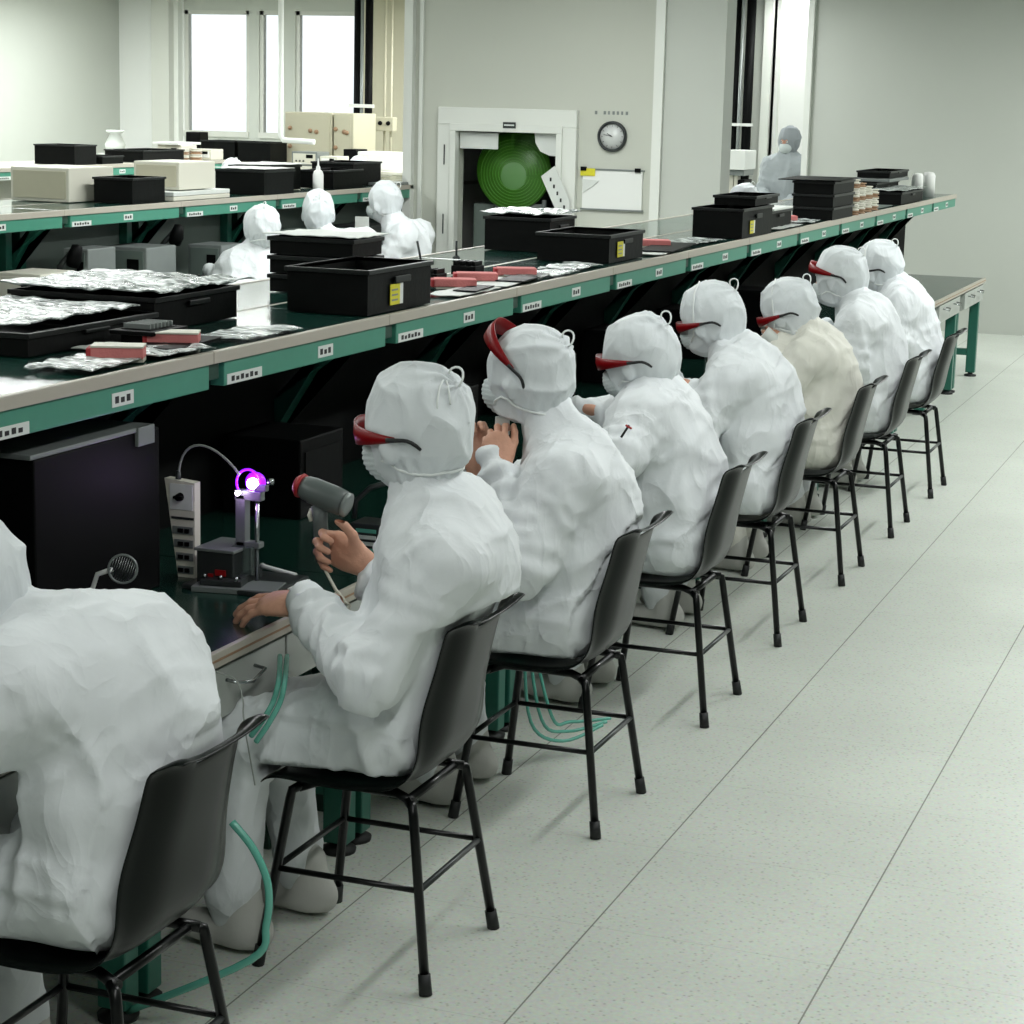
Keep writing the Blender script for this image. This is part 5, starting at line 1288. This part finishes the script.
# machines under the second shelf
for (xx, yy, w, d, h, m_, lab) in ((-6.46, 9.9, .28, .35, .26, 'cream', 'pale instrument at the far left of the second bench desk'), (-6.46, 10.45, .16, .3, .36, 'grey_metal', 'tall grey panel box on the second bench desk'),
                                   (-6.46, 11.0, .3, .35, .34, 'grey_metal', 'wide grey machine with dark knobs on the second bench desk'), (-6.46, 11.95, .24, .3, .30, 'grey_metal', 'grey machine left of the leftmost rear worker'),
                                   (-6.46, 13.1, .34, .4, .33, 'grey_panel', 'dull grey machine between the two left rear workers'), (-6.46, 14.2, .3, .4, .32, 'dark_metal', 'dark machine in front of the masked rear worker')):
    r = instrument(xx, yy, w, d, h, .7515, lab, m_, 'bench_machine', 'machine', 'grey_panel' if m_ != 'cream' else 'cream', disp=True)
for (yy, zz, lab) in ((10.2, 1.02, 'left dark microscope head over the second bench desk'), (11.35, 1.08, 'right dark microscope head over the second bench desk')):
    r = empty('microscope', (-6.45, yy, .7515), lab, 'microscope', 'microscopes on the second bench')
    b = B(); b.tube([(-6.5, yy, .76), (-6.5, yy, zz), (-6.42, yy, zz+.08)], .018, 'dark_metal', 10); part(b, 'stand', r)
    b = B(); b.lathe((-6.42, yy, zz+.0), [(0, 0), (.035, .0), (.045, .05), (.03, .12), (0, .13)], 'black', 16, (.3, 0, 1)); part(b, 'head', r, True)
    b = B(); b.lathe((-6.5, yy, .7515), [(0, 0), (.09, 0), (.085, .02), (0, .022)], 'dark_metal', 20); part(b, 'base', r, True)
b = B(); b.box(-6.25, -6.02, 12.85, 13.1, .7515, .83, 'orange', bev=.01); thing_mesh(b, 'orange_box', 'orange topped box on the second bench desk beside the tall hood', 'box')
b = B(); cp = Vector((-6.193, 13.600, 1.082)); b.box(cp.x-.05, cp.x+.05, cp.y-.006, cp.y+.006, cp.z-.08, cp.z+.08, 'paper', bev=.002, rot=.2); thing_mesh(b, 'paper_card', 'white card held up before the masked rear worker', 'card')

# ------------------------------------------------------------------ farthest bench line and wall equipment
Z3 = 1.349
bcrate(-10.12, 16.45, .40, .35, .07, Z3, 'black crate at the left end of the farthest shelf')
bcrate(-10.12, 16.0, .40, .35, .17, Z3, 'tall dark box cut off at the left end of the farthest shelf')
bcrate(-10.12, 17.35, .40, .75, .11, Z3, 'black crate beside the rolled reels on the farthest shelf')
for k, (x, y, n) in enumerate(((-10.0, 17.85, 4), (-10.0, 18.1, 4))):
    r = empty('reel_column', (x, y, Z3), 'column of pale reels on the farthest shelf, %s one' % ('left', 'right')[k], 'reels', 'reel columns on the farthest shelf')
    for q in range(n): b = B(); b.lathe((x, y, Z3+q*.028), [(0, 0), (.06, 0), (.06, .01), (.04, .014), (.06, .02), (.06, .027), (0, .027)], 'cream' if q % 2 else 'brown', 12); part(b, 'reel', r, True)
instrument(-10.20, 18.1, .26, .3, .14, Z3, 'pale meter with a dark display on the farthest shelf, left one', 'cream', 'bench_meter', 'meter', 'cream')
instrument(-10.05, 18.42, .22, .25, .10, Z3, 'smaller pale meter with a dark display on the farthest shelf', 'cream', 'bench_meter', 'meter', 'white_plastic')
slab(-10.36, -10.08, 17.9, 18.35, Z3+.142, Z3+.165, 'white_plastic', 'white_board', 'flat white board lying over the left pale meter', 'panel')
instrument(-10.04, 16.75, .28, .30, .24, .7515, 'beige cabinet under the farthest shelf', 'beige', disp=False)
# tall machines between the farthest bench and the window wall (standing on the floor)
def cabinet(x0, x1, y0, y1, h, m, lab, panel='beige', screws=True):
    r = empty('control_cabinet', ((x0+x1)/2, (y0+y1)/2, 0), lab, 'cabinet')
    b = B(); b.box(x0, x1, y0, y1, 0, h, m, bev=.01); part(b, 'case', r)
    b = B(); b.box(x0+.03, x1-.03, y0-.008, y0, h-.55, h-.03, panel, bev=.002); part(b, 'panel', r)
    if screws:
        for (u, w) in ((.12, .75), (.55, .7), (.68, .68), (.12, .35)):
            b = B(); x = x0+(x1-x0)*u; z = h-.55+.5*w; b.lathe((x, y0-.008, z), [(.025, 0), (.025, .012), (0, .016)], 'brown', 12, (0, -1, 0)); part(b, 'button', r, True)
    return r
cabinet(-10.70, -10.12, 21.4, 22.0, 1.80, 'beige', 'large beige control cabinet in front of the windows')
cabinet(-10.10, -9.86, 21.4, 22.0, 1.80, 'beige', 'narrower beige control cabinet right of the large one')
r = empty('wall_pipes', (-10.25, 22.5, 0), 'pair of black pipes with white clamps rising at the wall behind the rear benches', 'pipes')
for x in (-10.32, -10.18): b = B(); b.tube([(x, 22.5, 0), (x, 22.5, 3.2)], .045, 'black', 12); part(b, 'pipe', r)
for z in (1.86, 1.4): b = B(); b.box(-10.40, -10.08, 22.42, 22.44, z, z+.04, 'white_plastic'); part(b, 'clamp', r)
b = B(); b.tube([(-10.25, 22.46, 0), (-10.25, 22.46, 3.2)], .02, 'grey_metal', 8); part(b, 'conduit', r)
r = empty('switch_box', (-9.98, 22.6, 0), 'grey double switch box on conduits behind the rear benches', 'switch box')
b = B(); b.box(-10.09, -9.87, 22.5, 22.62, 1.60, 1.76, 'beige', bev=.01); part(b, 'box', r)
for x in (-10.03, -9.93): b = B(); b.lathe((x, 22.5, 1.69), [(.026, 0), (.022, .02), (0, .022)], 'black', 14, (0, -1, 0)); part(b, 'switch', r, True)
for x in (-10.02, -9.94): b = B(); b.tube([(x, 22.6, 0), (x, 22.6, 3.2)], .015, 'beige', 8); part(b, 'conduit', r)
instrument(-9.44, 21.3, .46, .4, .20, 1.20, 'long white instrument with a black end on a stand behind the rear benches', 'white_plastic', 'bench_meter', 'meter', 'white_plastic', disp=False)
b = B(); b.box(-9.84, -9.69, 21.1, 21.4, 1.20, 1.42, 'black', bev=.005); thing_mesh(b, 'black_case', 'black case at the left end of the long white instrument', 'case')
tb_ = empty('equipment_table', (-9.4, 21.3, 0), 'pale equipment table behind the right end of the rear benches', 'table')
b = B(); b.box(-9.85, -8.3, 20.9, 21.8, 1.17, 1.199, 'cream'); part(b, 'table_top', tb_)
b = B(); b.box(-9.82, -8.35, 20.95, 21.7, .0, 1.17, 'beige'); part(b, 'table_body', tb_)
b = B(); b.box(-19.5, -8.0, FW-.05, FW, 0, 3.2, 'beige') if False else None
b = B(); b.box(-10.98, -5.45, FW-.06, FW-.001, 0, 3.19, 'beige'); struct(b, 'trim_5')
# white pipe in front of the windows
b = B(); b.tube([(-10.30, 20.5, 3.19), (-10.30, 20.5, 1.56), (-10.27, 20.5, 1.51), (-9.90, 20.5, 1.50)], .03, 'white_plastic', 10); thing_mesh(b, 'white_pipe', 'white bent pipe in front of the windows, left of the beige cabinet', 'pipe')
b = B(); b.box(-11.84, -11.66, 21.2, 21.4, 1.36, 1.55, 'black', bev=.01) ; b.box(-11.87, -11.63, 21.1, 21.5, 0, 1.36, 'cream')
thing_mesh(b, 'black_monitor', 'small black box in front of the left window frame', 'monitor')
for (x0, x1, y, lab) in ((-11.50, -11.08, 21.2, 'black crate row beneath the windows, left'), (-11.04, -10.64, 21.2, 'black crate row beneath the windows, right')):
    crate(x0, x1, y-.27, y+.13, 1.25, .22, lab, handle=False)
cnt = empty('side_counter', (-11.1, 21.1, 0), 'pale counter below the windows carrying black crates', 'counter')
b = B(); b.box(-11.60, -10.60, 20.9, 21.38, 1.22, 1.249, 'cream'); part(b, 'counter_top', cnt)
b = B(); b.box(-11.55, -10.62, 20.95, 21.35, 0.0, 1.22, 'wall_grey'); part(b, 'counter_body', cnt)
b = B(); b.lathe((-12.75, 21.2, 1.28), [(0, 0), (.10, .01), (.12, .1), (.06, .22), (.10, .24), (.10, .26), (0, .26)], 'paper', 16); b.box(-12.9, -12.6, 21.05, 21.4, 0, 1.28, 'wall_grey'); thing_mesh(b, 'wrapped_bundle', 'crumpled white wrapped bundle on a stand at the left wall', 'bundle')

ct = empty('side_counter', (-9.8, 20.4, 0), 'low pale counter under the grey meter right of the bent white pipe', 'counter')
b = B(); b.box(-10.1, -9.5, 20.15, 20.75, 1.22, 1.25, 'cream'); part(b, 'counter_top', ct)
b = B(); b.box(-10.07, -9.53, 20.2, 20.7, 0.0, 1.22, 'wall_grey'); part(b, 'counter_body', ct)
instrument(-9.92, 20.45, .30, .3, .15, 1.251, 'grey meter with a dark display right of the bent white pipe', 'grey_metal', 'bench_meter', 'meter', 'cream')
instrument(-9.64, 20.45, .20, .3, .11, 1.251, 'smaller pale meter beside the grey meter and the bent white pipe', 'cream', 'bench_meter', 'meter', 'white_plastic')

# right rear equipment seen through the gap
r = empty('wall_pipes', (-5.6, 21.9, 0), 'pair of black pipes with a white clamp at the wall right of the booth', 'pipes')
for x in (-5.68, -5.54): b = B(); b.tube([(x, 21.85, 0), (x, 21.85, 3.2)], .05, 'black', 12); part(b, 'pipe', r)
for z in (1.78,): b = B(); b.box(-5.76, -5.46, 21.76, 21.79, z, z+.03, 'white_plastic'); part(b, 'clamp', r)
b = B(); b.tube([(-5.61, 21.78, 0), (-5.61, 21.78, 3.2)], .018, 'grey_metal', 8); part(b, 'conduit', r)
r = empty('rack_machine', (-5.5, 21., 0), 'white fronted machine with a black side beside the standing person', 'machine')
b = B(); b.box(-5.50, -5.26, 20.75, 21.2, 1.36, 1.55, 'white_plastic', bev=.006); part(b, 'head_unit', r)
b = B(); b.box(-5.64, -5.505, 20.75, 21.2, 1.28, 1.53, 'black', bev=.004); part(b, 'side_unit', r)
b = B(); b.box(-5.50, -5.28, 20.8, 21.2, 1.30, 1.355, 'grey_metal'); part(b, 'bracket', r)
for x, m_ in ((-5.47, 'brown'), (-5.42, 'cream'), (-5.37, 'cream')): b = B(); b.box(x-.02, x+.02, 20.85, 20.95, .02, 1.30, m_); part(b, 'upright', r)
b = B(); b.box(-5.34, -5.27, 20.8, 21.1, .9, 1.26, 'black'); part(b, 'lower_unit', r)
b = B(); b.box(-4.98, -4.62, 20.02, 20.16, 1.06, 1.075, 'paper', bev=.003, rot=.2)
thing_mesh(b, 'white_tray', 'white tray held by the standing person', 'tray')

# repeats of one kind share a group
GR = dict(crate='black crates', tray='black component trays', sheet='loose paper sheets', bag='clear bags on the main shelf', shelf='overhead shelf bays', workbench='workbench units', machine='machines on the second bench')
GR['ceiling light'] = 'long ceiling lights'; GR['foam pad'] = 'foam pads on the main shelf'; GR['foot rest'] = 'foot rests under the main bench'; GR['plastic film'] = 'crumpled films'
for o in list(COL.objects):
    if o.parent is None and o.get('category') in GR and not o.get('group'): o['group'] = GR[o['category']]

# ------------------------------------------------------------------ light, world and camera
w = bpy.data.worlds.new('world'); w.use_nodes = True; SC.world = w
bg = w.node_tree.nodes['Background']; bg.inputs['Color'].default_value = (.93, .97, 1., 1); bg.inputs['Strength'].default_value = 1.25

cam = bpy.data.cameras.new('camera'); co = bpy.data.objects.new('camera', cam); COL.objects.link(co)
cam.sensor_width = 36; cam.lens = 2100/1024*36; cam.clip_end = 100; cam.clip_start = .05
co.matrix_world = Matrix(((0.93632, -0.09018, 0.339371, 0), (0.350289, 0.172295, -0.920659, 0), (0.024553, 0.980909, 0.192912, 2.0), (0, 0, 0, 1)))
SC.camera = co
vs = SC.view_settings; vs.view_transform = 'Standard'; vs.look = 'None'; vs.exposure = .1; vs.gamma = 1.; vs.use_curve_mapping = False
